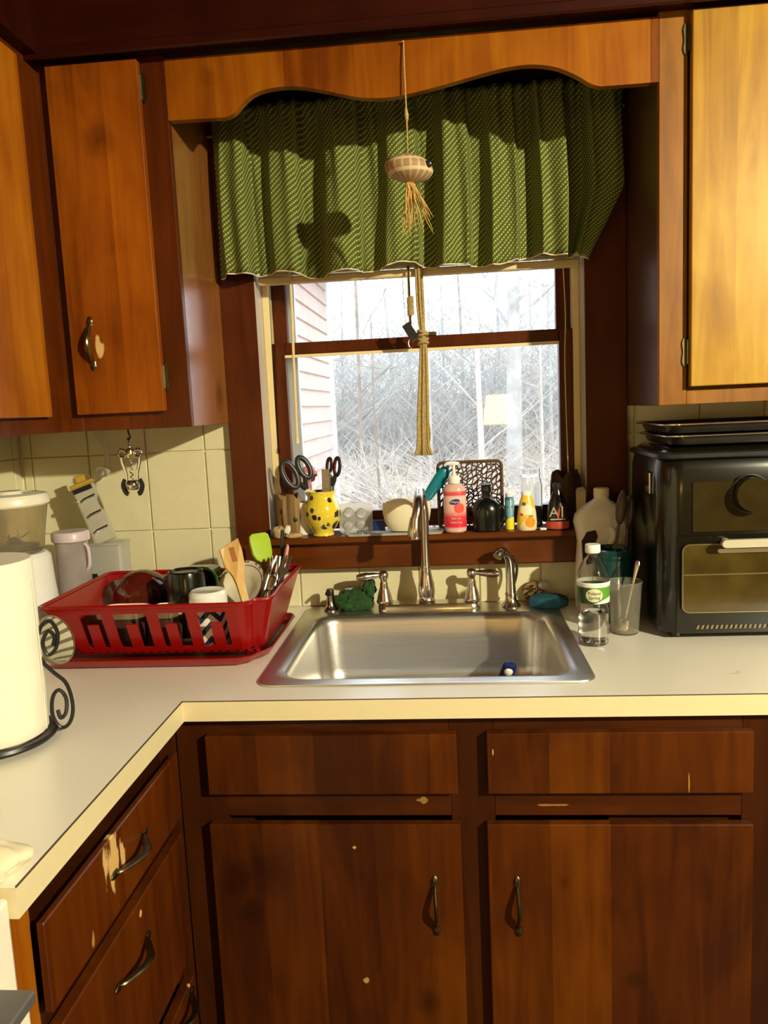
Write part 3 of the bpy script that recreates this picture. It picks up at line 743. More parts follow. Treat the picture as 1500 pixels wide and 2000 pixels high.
for (x, y) in OT:
    lift = .006*math.sin(min(1, (y+.43)/.1)*PI/2) if x > -.34 else 0
    P.append((x, y, ZT+lift))
tube(bm, P, .0048, 8, closed=True); add('rim', bm, RED, rk, world=True, smooth=True)
bm = B()
BP = [bot(p) for p in OT]
x0, x1, y0, y1 = min(p[0] for p in BP), max(p[0] for p in BP), min(p[1] for p in BP), max(p[1] for p in BP)
k = 0
x = x0+.006
while x < x1-.006:
    box(bm, x, x+.0065, y0+.002, y1-.002, ZB-.004, ZB); x += .0185
for y in (y0+.002, (y0+y1)/2, y1-.008): box(bm, x0+.003, x1-.003, y, y+.006, ZB-.0045, ZB-.0005)
add('floor_grid', bm, RED, rk, world=True)
bm = B()
for i in range(15):
    px = -.70+i*.019
    tube(bm, [(px, -.150, ZB-.001), (px, -.150, ZB+.045)], [.0035, .0022], 6)
add('plate_pegs', bm, RED, rk, world=True)
for px, py in ((-.70, -.375), (-.40, -.375), (-.70, -.19), (-.40, -.19)):
    add('foot', boxm(px-.008, px+.008, py-.006, py+.006, .9245, ZB-.002, bev=.002), RED, rk, world=True)
tr = thing('drip_tray', 'red plastic drip tray under the dish rack with a spout toward the sink', 'tray', (-.56, -.28, .914))
def trc(x0, x1, y0, y1, r, z, lip=0):
    P = rrect(x0, x1, y0, y1, r, z, 6); out = []
    for (x, y, zz) in P:
        if x > x1-.001 or x > x1-r*.6:
            pass
        out.append((x, y, zz))
    return out
# outline with a waisted front-right spout
def tray_out(s, z):
    base = [(-.805, -.43), (-.795, -.450), (-.775, -.458), (-.60, -.458), (-.43, -.458), (-.375, -.455), (-.352, -.440), (-.343, -.418), (-.330, -.400), (-.3225, -.380), (-.3225, -.25), (-.3225, -.135), (-.333, -.110), (-.36, -.100), (-.60, -.100), (-.775, -.100), (-.797, -.108), (-.805, -.13)]
    c = (-.56, -.28)
    return [(c[0]+(x-c[0])*(1-s/.24 if True else 1), c[1]+(y-c[1])*(1-s/.178), z) for x, y in base]
bm = B()
loft(bm, [tray_out(.020, .9143), tray_out(.012, .9170), tray_out(.003, .930), tray_out(0, .9335), tray_out(.0015, .9355), tray_out(.005, .9345), tray_out(.012, .9225), tray_out(.022, .9185)])
add('pan', bm, RED, tr, world=True, smooth=True, ang=60)

# ---- rack contents
AMB = pbr('maroon_glass', (.075, .008, .004), .1, var=.3, vscale=12, coat=.3)
o = thing('glass_bowl', 'glossy dark maroon bowl leaning at the back left of the red rack', 'bowl', (-.658, -.235, 1.014), (-1.72, 0, .25))
bm = B(); lathe(bm, [(.018, -.045), (.030, -.043), (.050, -.030), (.062, -.008), (.064, .018), (.062, .020), (.059, .018), (.057, -.006), (.046, -.026), (.028, -.038), (.004, -.040)], 32, sx=1.05); add('bowl', bm, AMB, o, smooth=True)
bm = B(); lathe(bm, [(.020, -.049), (.024, -.048), (.024, -.044), (.018, -.044)], 24); add('foot_ring', bm, AMB, o, smooth=True)
JARG = pbr('smoky_jar', (.30, .22, .11), .15, trans=.4, var=.3)
o = thing('spice_jar', 'small smoky glass jar upright between the maroon bowl and the green container', 'jar', (-.612, -.195, .9425))
bm = B(); lathe(bm, [(.020, 0), (.022, .004), (.022, .085), (.017, .098), (.017, .112), (.0155, .112), (.0155, .098), (.020, .084), (.020, .005), (.002, .004)], 22); add('glass', bm, JARG, o, smooth=True)
GRN = pbr('green_container_plastic', (.02, .11, .015), .18, trans=.25, var=.1, coat=.5)
o = thing('food_container', 'green plastic food container on its side behind the black cup in the rack', 'container', (-.527, -.258, 1.0225), (-PI/2, 0, 0))
bm = B(); loft(bm, [rrect(-.057, .057, -.061, .061, .028, 0), rrect(-.058, .058, -.062, .062, .028, .004), rrect(-.055, .055, -.058, .058, .028, .012), rrect(-.050, .050, -.052, .052, .026, .085), rrect(-.040, .040, -.042, .042, .022, .094),
    rrect(-.038, .038, -.040, .040, .020, .090), rrect(-.047, .047, -.049, .049, .024, .082), rrect(-.052, .052, -.055, .055, .026, .012), rrect(-.054, .054, -.058, .058, .026, 0)]); add('tub', bm, GRN, o, smooth=True, ang=50)
LIME = pbr('lime_rim_plastic', (.12, .34, .03), .2, var=.05, coat=.4)
bm = B(); tube(bm, rrect(-.056, .056, -.060, .060, .028, .001), .0036, 8, closed=True); add('rim', bm, LIME, o, smooth=True)
o = thing('tumbler', 'upturned black cup standing in the rack in front of the green container', 'cup', (-.521, -.318, .9425))
BK2 = pbr('black_cup_plastic', (.004, .005, .003), .22, var=.2, coat=.15)
bm = B(); lathe(bm, [(.043, 0), (.0455, .002), (.0445, .07), (.041, .135), (.038, .147), (.034, .1495), (.032, .146), (.001, .145)], 32); add('body', bm, BK2, o, smooth=True)
bm = B(); lathe(bm, [(.0455, .001), (.0468, .004), (.0455, .008), (.0445, .008), (.0445, .001)], 32, loop=True); add('rim', bm, WHITE, o, smooth=True)

def chevron_mat():
    mt, nt, bs = newmat('blue_chevron_glaze')
    tc = node(nt, 'ShaderNodeTexCoord'); sp = node(nt, 'ShaderNodeSeparateXYZ'); nt.links.new(tc.outputs['Object'], sp.inputs[0])
    ang = MA(nt, 'DIVIDE', MA(nt, 'ARCTAN2', sp.outputs[1], sp.outputs[0]), 2*PI)
    zig = MA(nt, 'ABSOLUTE', MA(nt, 'SUBTRACT', MA(nt, 'FRACT', MA(nt, 'MULTIPLY', MA(nt, 'ADD', ang, 1), 6)), .5))
    f = MA(nt, 'FRACT', MA(nt, 'ADD', MA(nt, 'DIVIDE', sp.outputs[2], .030), MA(nt, 'MULTIPLY', zig, 1.5)))
    c = ramp(nt, f, [(0, (.80, .74, .60)), (.5, (.80, .74, .60)), (.52, (.02, .03, .10)), (.76, (.02, .03, .10))])
    idx = MA(nt, 'FLOOR', MA(nt, 'ADD', MA(nt, 'DIVIDE', sp.outputs[2], .030), MA(nt, 'MULTIPLY', zig, 1.5)))
    top = MA(nt, 'GREATER_THAN', MA(nt, 'ADD', MA(nt, 'DIVIDE', sp.outputs[2], .030), MA(nt, 'MULTIPLY', zig, 1.5)), 3.4)
    blue = mix(nt, MA(nt, 'GREATER_THAN', f, .51), (.80, .74, .60), (.10, .22, .32))
    c = mix(nt, top, c, blue)
    wh = MA(nt, 'GREATER_THAN', sp.outputs[2], .084)
    c = mix(nt, wh, c, (.86, .83, .78))
    nt.links.new(c, bs.inputs['Base Color']); bs.inputs['Roughness'].default_value = .15; bs.inputs['Coat Weight'].default_value = .5
    return mt
for nn in bpy.data.materials: pass
o = thing('chevron_mug', 'upside-down white mug with blue chevron stripes at the rack front', 'mug', (-.455, -.378, .9425), (0, 0, 1.4))
bm = B(); lathe(bm, [(.037, .004), (.038, 0), (.040, .002), (.0405, .050), (.040, .106), (.0385, .114), (.034, .1175), (.031, .1165), (.002, .1160)], 36); add('body', bm, chevron_mat(), o, smooth=True, ang=50)
bm = B(); tube(bm, smooth_path([(.036, .014, .025), (.055, .022, .028), (.066, .028, .055), (.056, .024, .085), (.036, .014, .090)], 5), .0055, 10, sy=.8); add('handle', bm, WHITE, o, smooth=True)
PLATE = pbr('cream_stoneware', (.82, .74, .54), .25, var=.03, coat=.4)
def floral():
    mt, nt, bs = newmat('cream_floral_rim')
    g = node(nt, 'ShaderNodeTexCoord'); p = g.outputs['Object']
    ln = vmath(nt, 'LENGTH', p, (0, 0, 0)); f = noise(nt, p, 60, 2)
    band = MA(nt, 'MULTIPLY', MA(nt, 'GREATER_THAN', ln, .062), MA(nt, 'LESS_THAN', ln, .078))
    k = MA(nt, 'MULTIPLY', band, MA(nt, 'GREATER_THAN', f, .56))
    c = mix(nt, k, (.84, .78, .62), (.20, .20, .05)); nt.links.new(c, bs.inputs['Base Color']); bs.inputs['Roughness'].default_value = .2; bs.inputs['Coat Weight'].default_value = .4
    return mt
FLO = floral(); RIMB = pbr('brown_plate_edge', (.08, .03, .015), .3, var=.1)
def plate(R, mat, name, label, cat, loc, rot, grp=None):
    o = thing(name, label, cat, loc, rot, grp)
    bm = B(); lathe(bm, [(.002, 0), (R*.55, 0), (R*.62, .004), (R*.95, .012), (R, .0135), (R*.995, .0155), (R*.95, .015), (R*.62, .0075), (R*.52, .0035), (.002, .003)], 40); add('dish', bm, mat, o, smooth=True)
    bm = B(); tube(bm, [(R*math.cos(2*PI*i/40), R*math.sin(2*PI*i/40), .0145) for i in range(40)], .0014, 6, closed=True); add('rim', bm, RIMB, o, smooth=True)
    return o
def face(n):
    return Vector(n).normalized().to_track_quat('Z', 'Y').to_euler()
plate(.066, FLO, 'plate', 'cream plate with a floral rim leaning in front of the cutlery', 'plate', (-.418, -.250, 1.032), face((-.30, -.66, .69)))
plate(.062, PLATE, 'plate', 'plain cream plate leaning just in front of the floral plate', 'plate', (-.414, -.272, 1.028), face((-.30, -.66, .69)))
STW = pbr('dark_stoneware', (.06, .025, .015), .35, var=.2)
for nm_, lab, cx_, hw_, tl in (('serving_dish', 'cream rimmed dark dish behind the two left slots of the rack', -.640, .052, .03), ('serving_dish', 'small cream rimmed bowl behind the middle slots of the rack', -.548, .034, -.05)):
    o = thing(nm_, lab, 'dish', (cx_, -.385, .9445), (0, 0, 0))
    bm = B(); loft(bm, [rrect(-hw_*.8, hw_*.8, -.020, .030, .018, 0), rrect(-hw_*.95, hw_*.95, -.030, .038, .022, .04), rrect(-hw_, hw_, -.034, .042, .026, .066)]); add('base', bm, STW, o, smooth=True, ang=50)
    bm = B(); loft(bm, [rrect(-hw_, hw_, -.034, .042, .026, .066), rrect(-hw_-.002, hw_+.002, -.036, .044, .026, .080+tl*.02), rrect(-hw_+.001, hw_-.001, -.033, .041, .025, .082), rrect(-hw_*.9, hw_*.9, -.027, .034, .02, .068)]); add('rim', bm, PLATE, o, smooth=True, ang=50)

# utensils standing in the caddy: drawn along local Z from their foot
def aim(o, a, b, roll=0):
    a, b = Vector(a), Vector(b); q = (b-a).to_track_quat('Z', 'Y')
    o.location = a; o.rotation_mode = 'QUATERNION'
    from mathutils import Quaternion
    o.rotation_quaternion = q @ Quaternion((0, 0, 1), roll)
def outline_blade(L, pts, t):
    """pts: (halfwidth, z) list"""
    bm = B(); poly = [(w, z) for w, z in pts]+[(-w, z) for w, z in reversed(pts)]
    prism(bm, poly, lambda u, v, w: (u, w, v), -t/2, t/2); return bm
BAM = wood('bamboo_spatula', (.42, .22, .06), (.60, .36, .12), (.72, .50, .22), board=.012, boards=.5, rough=.5, coat=0, off=.004)
o = thing('wooden_spatula', 'wide slanted bamboo spatula standing at the right of the rack', 'spatula', (0, 0, 0))
bm = B(); poly = [(-.0085, 0), (.0085, 0), (.0090, .100), (.013, .120), (.024, .134), (.0285, .170), (.0265, .200), (-.0285, .182), (-.0270, .142), (-.013, .120), (-.009, .100)]
prism(bm, poly, lambda u, v, w: (u, w, v), -.003, .003); bmesh.ops.bevel(bm, geom=bm.edges[:], offset=.0012, segments=1, affect='EDGES'); add('blade', bm, BAM, o)
bm = B(); box(bm, -.006, .008, -.0035, -.0028, .150, .182); add('inlay', bm, pbr('brown_bamboo_inlay', (.30, .11, .025), .5, var=.1), o)
aim(o, (-.370, -.352, .966), (-.424, -.312, 1.158), PI)
LIMEF = pbr('lime_silicone', (.36, .52, .02), .45, var=.04)
BAM2 = wood('dark_handle_wood', (.22, .10, .03), (.34, .17, .05), (.45, .25, .09), board=.02, coat=0)
o = thing('green_spatula', 'lime green silicone spatula with a wooden handle behind the bamboo spatula', 'spatula', (0, 0, 0))
bm = B(); tube(bm, [(0, 0, 0), (0, 0, .06), (0, 0, .15)], [.006, .0065, .0055], 10, sy=.6); add('handle', bm, BAM2, o, smooth=True)
bm = B(); loft(bm, [rrect(-.010, .010, -.005, .005, .004, .115), rrect(-.020, .022, -.006, .006, .005, .122), rrect(-.0255, .0265, -.0055, .0055, .005, .135), rrect(-.0265, .0275, -.0045, .0045, .004, .165), rrect(-.024, .025, -.003, .003, .0025, .178), rrect(-.016, .018, -.002, .002, .0015, .183)]); add('head', bm, LIMEF, o, smooth=True, ang=50)
aim(o, (-.352, -.225, .972), (-.384, -.190, 1.13), PI)
def utensil(label, cat, name, a, b, build, roll=0):
    o = thing(name, label, cat); L = (Vector(b)-Vector(a)).length; build(o, L); aim(o, a, b, roll); return o
def knife(o, L):
    bm = B(); tube(bm, [(0, 0, L*.45), (0, 0, L*.55), (0, 0, L*.85), (0, 0, L)], [.006, .008, .0085, .006], 10, sy=.65); add('handle', bm, BLACK, o, smooth=True)
    add('blade', outline_blade(L, [(.007, 0), (.009, .02), (.009, L*.46)], .0016), CUTL, o)
def tong(o, L):
    for s in (-1, 1):
        bm = B(); P = smooth_path([(s*.002, 0, 0), (s*.009, 0, L*.3), (s*.010, 0, L*.7), (s*.004, 0, L)], 4); tube(bm, P, .0055, 8, sy=.35); add('arm', bm, CUTL, o, smooth=True)
def spoonf(o, L):
    bm = B(); tube(bm, smooth_path([(0, 0, 0), (0, .002, L*.4), (0, 0, L*.8), (0, .001, L)], 4), [.0028+.0022*(i/12) for i in range(13)], 8, sy=.45); add('stem', bm, CUTL, o, smooth=True)
    bm = B(); sphere(bm, (0, 0, L+.012), .012, 12, 8, (1, .35, 1.7)); add('bowl', bm, CUTL, o, smooth=True)
def fork(o, L):
    bm = B(); tube(bm, smooth_path([(0, 0, 0), (0, .002, L*.35), (0, 0, L*.7)], 4), .0035, 8, sy=.45)
    prism(bm, [(-.004, L*.68), (.004, L*.68), (.010, L*.76), (.010, L*.82), (-.010, L*.82), (-.010, L*.76)], lambda u, v, w: (u, w, v), -.001, .001); add('stem', bm, CUTL, o, smooth=True)
    for k in range(4): bm = B(); box(bm, -.010+k*.0056, -.0068+k*.0056, -.0008, .0008, L*.82, L); add('tine', bm, CUTL, o)
def pinks(o, L):
    bm = B(); tube(bm, [(0, 0, 0), (0, 0, L*.75)], .005, 8); add('handle', bm, WHITE, o)
    bm = B(); loft(bm, [rrect(-.008, .008, -.003, .003, .002, L*.72), rrect(-.013, .013, -.004, .004, .003, L*.78), rrect(-.013, .013, -.003, .003, .002, L*.97), rrect(-.009, .011, -.002, .002, .0015, L)]); add('head', bm, pbr('pink_silicone', (.80, .34, .36), .4, var=.04), o, smooth=True)
utensil('black handled knife standing upright at the back of the rack caddy', 'knife', 'kitchen_knife', (-.345, -.165, .965), (-.334, -.165, 1.150), knife)
utensil('pale pink silicone spatula at the right back of the rack', 'spatula', 'pink_spatula', (-.352, -.200, .970), (-.318, -.190, 1.118), pinks)
utensil('long steel tongs leaning toward the right rim of the rack', 'tongs', 'kitchen_tongs', (-.372, -.285, .962), (-.338, -.215, 1.098), tong, .6)
utensil('steel table fork, rightmost of the cutlery in the rack', 'fork', 'table_fork', (-.352, -.300, .965), (-.313, -.215, 1.098), fork, .5)
utensil('steel spoon with its bowl up beside the tongs in the rack', 'spoon', 'steel_spoon', (-.372, -.240, .965), (-.352, -.235, 1.072), spoonf)
utensil('steel spoon lying low and steep in front of the cream plates', 'spoon', 'steel_spoon', (-.350, -.345, .962), (-.338, -.300, 1.042), spoonf)
def blacktool(o, L):
    bm = B(); tube(bm, smooth_path([(0, 0, 0), (.001, 0, L*.5), (0, 0, L)], 4), .005, 8, sy=.6); add('handle', bm, BLACK, o, smooth=True)
    add('scraper', shift(outline_blade(L, [(.012, 0), (.015, .01), (.013, .03), (.006, .036)], .003), (0, 0, L-.006)), BLACK, o)
utensil('short black turner between the green spatula and the knife', 'turner', 'black_turner', (-.366, -.215, .968), (-.352, -.212, 1.060), blacktool)

# ================================================================= LEFT COUNTER ITEMS
pt = thing('paper_towel_roll', 'tall white paper towel roll at the left edge of the counter', 'paper towel', (-.682, -.805, .930))
bm = B(); lathe(bm, [(.020, .001), (.077, 0), (.079, .003), (.079, .280), (.077, .283), (.020, .282)], 48, cap0=False, cap1=False, loop=True); add('paper', bm, PAPER, pt, smooth=True)
bm = B(); tube(bm, [(.0785, .012, .002), (.0800, .012, .14), (.0788, .012, .281)], .0006, 5); add('loose_edge', bm, PAPER, pt)
bm = B(); lathe(bm, [(.0175, .0005), (.0195, .0005), (.0195, .2825), (.0175, .2825)], 24, loop=True); add('core', bm, pbr('cardboard', (.35, .24, .13), .9), pt, smooth=True)
ph = thing('paper_towel_holder', 'black wrought iron towel holder with scrolled side arms around the roll', 'paper towel holder', (-.682, -.805, .914))
bm = B(); lathe(bm, [(.078, .006), (.090, .006), (.092, .010), (.090, .0145), (.078, .0145)], 48, loop=True); tube(bm, [(-.085, 0, .010), (.085, 0, .010)], .004, 8); add('ring', bm, IRON, ph, smooth=True)
bm = B(); tube(bm, [(0, 0, .010), (0, 0, .31)], .005, 10); sphere(bm, (0, 0, .318), .012); add('post', bm, IRON, ph, smooth=True)
for a in (35, 155, 275):
    bm = B(); sphere(bm, (.086*math.cos(math.radians(a)), .086*math.sin(math.radians(a)), .0075), .0075); add('foot', bm, IRON, ph, smooth=True)
WIRE = [(88,1245),(92,1228),(82,1217),(71,1238),(78,1262),(93,1250),(98,1222),(88,1199),(72,1205),(62,1235),(66,1270),(85,1297),(103,1318),(111,1350),(110,1380),(100,1401),(85,1403),(75,1378),(78,1345),(90,1331),(101,1348),(99,1375),(89,1386),(85,1370)]
for ang in (.36, .36+PI):
    c_, s__ = math.cos(ang), math.sin(ang)
    P = smooth_path([((.097+(a-88)*.00088)*c_-.012*s__*0, (.097+(a-88)*.00088)*s__, .150-(b-1245)*.00088) for a, b in WIRE], 4)
    bm = B(); tube(bm, P, .0032, 8); add('scroll', bm, IRON, ph, smooth=True)
# cream-striped cup lying on its side between holder and rack
def stripes():
    mt, nt, bs = newmat('cream_brown_stripes')
    tc = node(nt, 'ShaderNodeTexCoord'); sp = node(nt, 'ShaderNodeSeparateXYZ'); nt.links.new(tc.outputs['Object'], sp.inputs[0])
    a = MA(nt, 'FRACT', MA(nt, 'MULTIPLY', MA(nt, 'ARCTAN2', sp.outputs[1], sp.outputs[0]), 14/(2*PI)))
    nt.links.new(mix(nt, MA(nt, 'GREATER_THAN', a, .62), (.66, .62, .46), (.20, .17, .10)), bs.inputs['Base Color']); bs.inputs['Roughness'].default_value = .4
    return mt
o = thing('striped_cup', 'cream cup with brown stripes between the towel holder and red rack', 'cup', (-.835, -.395, .9145), (0, 0, 0))
bm = B(); lathe(bm, [(.030, 0), (.034, .004), (.036, .03), (.042, .10), (.048, .125), (.0455, .126), (.039, .1), (.033, .03), (.028, .006), (.002, .005)], 30); add('body', bm, stripes(), o, smooth=True)
o.location = (-.822, -.530, .962); o.rotation_euler = (math.radians(8), math.radians(68), 0)
bm = B(); lathe(bm, [(.0445, .112), (.0485, .120), (.049, .127), (.046, .128)], 30, cap0=False, cap1=False); add('lip', bm, pbr('brown_lip', (.22, .18, .10), .5), o, smooth=True)

# tall clear canister with cream lid on a white base (blender)
LIDC = pbr('cream_lid_plastic', (.82, .78, .62), .3, var=.02)
SMOK = pbr('smoky_clear_plastic', (.72, .64, .46), .12, trans=.85, ior=1.2, var=.1)
o = thing('blender', 'clear blender jar with a cream lid on a white base behind the paper towels', 'blender', (-.915, -.30, .914))
bm = B(); lathe(bm, [(.088, 0), (.092, .008), (.086, .07), (.078, .15), (.074, .215), (.066, .224), (.002, .226)], 36); add('base', bm, WHITE, o, smooth=True)
bm = B(); lathe(bm, [(.058, .227), (.062, .232), (.070, .29), (.078, .336), (.075, .336), (.067, .29), (.059, .236), (.002, .232)], 36); add('jar', bm, SMOK, o, smooth=True)
bm = B(); lathe(bm, [(.079, .331), (.083, .335), (.083, .347), (.078, .356), (.060, .360), (.056, .356), (.030, .355), (.026, .364), (.002, .365)], 36); add('lid', bm, LIDC, o, smooth=True)
bm = B(); lathe(bm, [(.052, .2325), (.053, .245), (.020, .250), (.006, .262), (.002, .262)], 20); add('blade_collar', bm, BLACK, o, smooth=True)
bm = B()
for k in range(4): tube(bm, smooth_path([(0, 0, .258), (.02*math.cos(k*PI/2), .02*math.sin(k*PI/2), .262), (.035*math.cos(k*PI/2+.3), .035*math.sin(k*PI/2+.3), .272)], 3), .002, 6)
add('blades', bm, CUTL, o)
LILAC = pbr('pale_lilac_plastic', (.66, .54, .58), .35, var=.03)
LILT = pbr('lilac_tinted_plastic', (.84, .76, .76), .15, trans=.8, ior=1.25, var=.08)
o = thing('drink_bottle', 'clear drinks bottle with a pale lilac lid beside the blender', 'bottle', (-.860, -.148, .914)); o.scale = (1.06, 1.06, .93)
bm = B(); lathe(bm, [(.036, 0), (.039, .006), (.0395, .12), (.037, .245), (.035, .245), (.037, .12), (.036, .008), (.002, .005)], 32); add('body', bm, LILT, o, smooth=True)
bm = B(); lathe(bm, [(.0385, .240), (.042, .243), (.042, .262), (.039, .267), (.002, .268)], 32); add('lid', bm, LILAC, o, smooth=True)
bm = B(); tube(bm, smooth_path([(.037, -.012, .235), (.046, -.014, .22), (.046, -.014, .18), (.038, -.012, .165)], 4), .004, 8); add('loop', bm, LILAC, o, smooth=True)

o = thing('clear_box', 'clear plastic storage box against the tiles behind the red rack', 'box', (-.815, -.060, .914))
bm = B(); loft(bm, [rrect(-.055, .050, -.03, .03, .008, 0), rrect(-.057, .052, -.032, .032, .008, .20), rrect(-.054, .049, -.029, .029, .006, .20), rrect(-.052, .047, -.027, .027, .006, .004)]); add('tub', bm, FROST, o, smooth=True)
bm = B(); loft(bm, [rrect(-.060, .055, -.035, .035, .008, .2005), rrect(-.060, .055, -.035, .035, .008, .206)]); add('lid', bm, FROST, o)
bm = B(); loft(bm, [rrect(-.030, -.012, -.0365, -.0335, .001, .07), rrect(-.033, -.009, -.0365, -.0335, .001, .08), rrect(-.033, -.009, -.0365, -.0335, .001, .12), rrect(-.030, -.012, -.0365, -.0335, .001, .13)]); add('black_grip', bm, BLACK, o)
GRAT = pbr('grater_steel', (.62, .60, .50), .3, .45, var=.06)
AMBH = pbr('amber_plastic', (.50, .30, .04), .4, var=.05)
o = thing('grater', 'steel slicer grater with dark slots and amber top leaning behind the bottles', 'grater', (-.804, -.075, 1.1225), (math.radians(-9), math.radians(-19), math.radians(14)))
bm = B(); box(bm, -.026, .026, -.010, .010, 0, .150, .002); add('body', bm, GRAT, o)
for k in range(3):
    z = .028+k*.042
    bm = B(); prism(bm, [(-.020, z), (-.010, z+.004), (.020, z+.006), (.020, z+.010), (-.008, z+.008), (-.020, z+.003)], lambda u, v, w: (u, w, v), -.0112, -.0098); add('slot', bm, BLACK, o)
    bm = B(); prism(bm, [(-.020, z-.004), (-.008, z+.001), (.019, z+.003), (.019, z+.005), (-.010, z+.003)], lambda u, v, w: (u, w, v), -.0125, -.0102); add('blade', bm, CHROME, o)
bm = B(); box(bm, -.027, .021, -.0112, -.0098, .136, .148); add('slot', bm, BLACK, o)
bm = B(); box(bm, -.030, .030, -.014, .014, .150, .160, .003); box(bm, -.012, .012, -.006, .006, .160, .178, .002); add('cap', bm, AMBH, o)
bm = B(); box(bm, -.027, -.0258, -.009, .040, 0, .150); add('side_plate', bm, GRAT, o)
bm = B(); sphere(bm, (-.028, -.010, .118), .005, 10, 6); add('rivet', bm, CHROME, o, smooth=True)

# corkscrew hanging under the left cabinet; added form for a tile highlight
o = thing('corkscrew', 'chrome winged corkscrew hanging under the left cabinet', 'corkscrew', (-.684, -.17, 1.245))
hk = B(); tube(hk, smooth_path([(0, 0, .157), (.001, 0, .146), (.004, 0, .138), (0, 0, .132), (-.003, 0, .136)], 4), .0022, 8); add('hook', hk, BLACK, o, smooth=True)
bm = B(); tube(bm, [(.0018*math.cos(k*.9), .0018*math.sin(k*.9), .134-k*.0012) for k in range(22)], .0018, 6); add('screw_top', bm, CHROME, o)
bm = B(); lathe(bm, [(.010, .088), (.011, .090), (.011, .106), (.009, .110), (.004, .111)], 18); add('collar', bm, pbr('brass_collar', (.70, .60, .32), .2, 1, var=.05), o, smooth=True)
for s in (-1, 1):
    bm = B()
    tube(bm, [(s*(.019+.008*math.cos(2*PI*k/16)), 0, .100+.009*math.sin(2*PI*k/16)) for k in range(16)], .0028, 8, closed=True)
    for k in range(7): a = 2*PI*k/9+(.6 if s > 0 else 2); sphere(bm, (s*.019+.0105*math.cos(a), 0, .100+.0115*math.sin(a)), .0022, 6, 4)
    tube(bm, smooth_path([(s*.022, 0, .090), (s*.020, 0, .075), (s*.014, 0, .055), (s*.013, 0, .040), (s*.017, 0, .028)], 4), [.004]*8+[.0035]*8+[.003], 8, sy=.6)
    add('wing', bm, CHROME, o, smooth=True)
    bm = B(); tube(bm, smooth_path([(s*.017, 0, .038), (s*.023, 0, .024), (s*.018, 0, .008), (s*.012, 0, .004)], 4), .006, 8, sy=.6); add('grip', bm, BLACK, o, smooth=True)
bm = B(); tube(bm, [(.003*math.cos(k*.8), .003*math.sin(k*.8), .088-k*.0016) for k in range(32)], .0015, 6); add('worm', bm, CHROME, o)
bm = B(); lathe(bm, [(.013, .014), (.015, .018), (.015, .030), (.011, .036), (.009, .036), (.011, .028), (.011, .014)], 18, loop=True); add('bell', bm, CHROME, o, smooth=True)
o = thing('tile_glint', 'pale translucent plastic ladle shape added for the tile highlight left of the corkscrew', 'glint', (-.825, -.005, 1.285))  # plastic form added where the glossy tile shows a highlight
bm = B(); tube(bm, smooth_path([(-.012, 0, .116), (-.010, 0, .100), (.006, -.004, .085), (.012, -.006, .062), (.010, -.005, .035), (.006, -.003, .018)], 4), .0065, 8, sy=.5); add('handle', bm, FROST, o, smooth=True)
bm = B(); sphere(bm, (-.002, -.006, .008), .020, 14, 8, (1, .6, .7)); add('glint_blob', bm, FROST, o, smooth=True)
bm = B(); tube(bm, [(-.012, 0, .114), (-.012, 0, .1195)], .002, 6); add('hook', bm, CHROME, o)
o = tag(add('dish_cloth', lump(.045, .03, .018, 33, 24, 12, .16), pbr('cream_cloth', (.84, .74, .52), .95, var=.06, bumps=.3), smooth=True, ang=80), 'crumpled cream cloth at the near end of the left counter', 'cloth'); o.location = (-.482, -1.165, .9295)

# ================================================================= RIGHT COUNTER ITEMS
def bottle_label_mat():
    mt, nt, bs = newmat('green_white_water_label')
    tc = node(nt, 'ShaderNodeTexCoord'); sp = node(nt, 'ShaderNodeSeparateXYZ'); nt.links.new(tc.outputs['Object'], sp.inputs[0])
    f = noise(nt, tc.outputs['Object'], 45, 2)
    k = MA(nt, 'GREATER_THAN', MA(nt, 'ADD', MA(nt, 'MULTIPLY', sp.outputs[0], 22), MA(nt, 'ADD', f, MA(nt, 'MULTIPLY', MA(nt, 'SUBTRACT', sp.outputs[2], .108), 14))), .62)
    c = mix(nt, k, (.02, .06, .015), (.10, .30, .03)); wb = MA(nt, 'LESS_THAN', MA(nt, 'ADD', sp.outputs[2], MA(nt, 'MULTIPLY', sp.outputs[0], -.35)), .094)
    nt.links.new(mix(nt, wb, c, (.78, .80, .72)), bs.inputs['Base Color']); bs.inputs['Roughness'].default_value = .35
    return mt
wb = thing('water_bottle', 'half-full clear plastic water bottle with white cap and green label', 'bottle', (.351, -.335, .9142))
rad = [(.026, 0), (.030, .003), (.032, .010), (.030, .018), (.0325, .026), (.0305, .034), (.0325, .042), (.0300, .050), (.0325, .058), (.0305, .066), (.0322, .074), (.0290, .082), (.0325, .092), (.0325, .130), (.0335, .133), (.0335, .140), (.0315, .150), (.026, .166), (.0175, .180), (.0125, .187), (.0125, .196)]
bm = B(); lathe(bm, rad+[(r-.0012, max(z, .002)) for r, z in reversed(rad)], 32, cap0=False, cap1=False)
bmesh.ops.holes_fill(bm, edges=[e for e in bm.edges if e.is_boundary]); add('shell', bm, PLAS, wb, smooth=True, ang=60)
bm = B(); wr = [(r-.0016, z) for r, z in rad if z <= .066]; wr = [(.002, .0035), (.024, .0035)]+[(r, z) for r, z in wr if z > .003]+[(.0295, .068), (.002, .068)]; lathe(bm, wr, 32); add('water', bm, WATERM, wb, smooth=True, ang=60)
bm = B(); lathe(bm, [(.0330, .092), (.0333, .094), (.0333, .1245), (.0330, .1265)], 40, cap0=False, cap1=False); add('label_wrap', bm, bottle_label_mat(), wb, smooth=True)
bm = B()
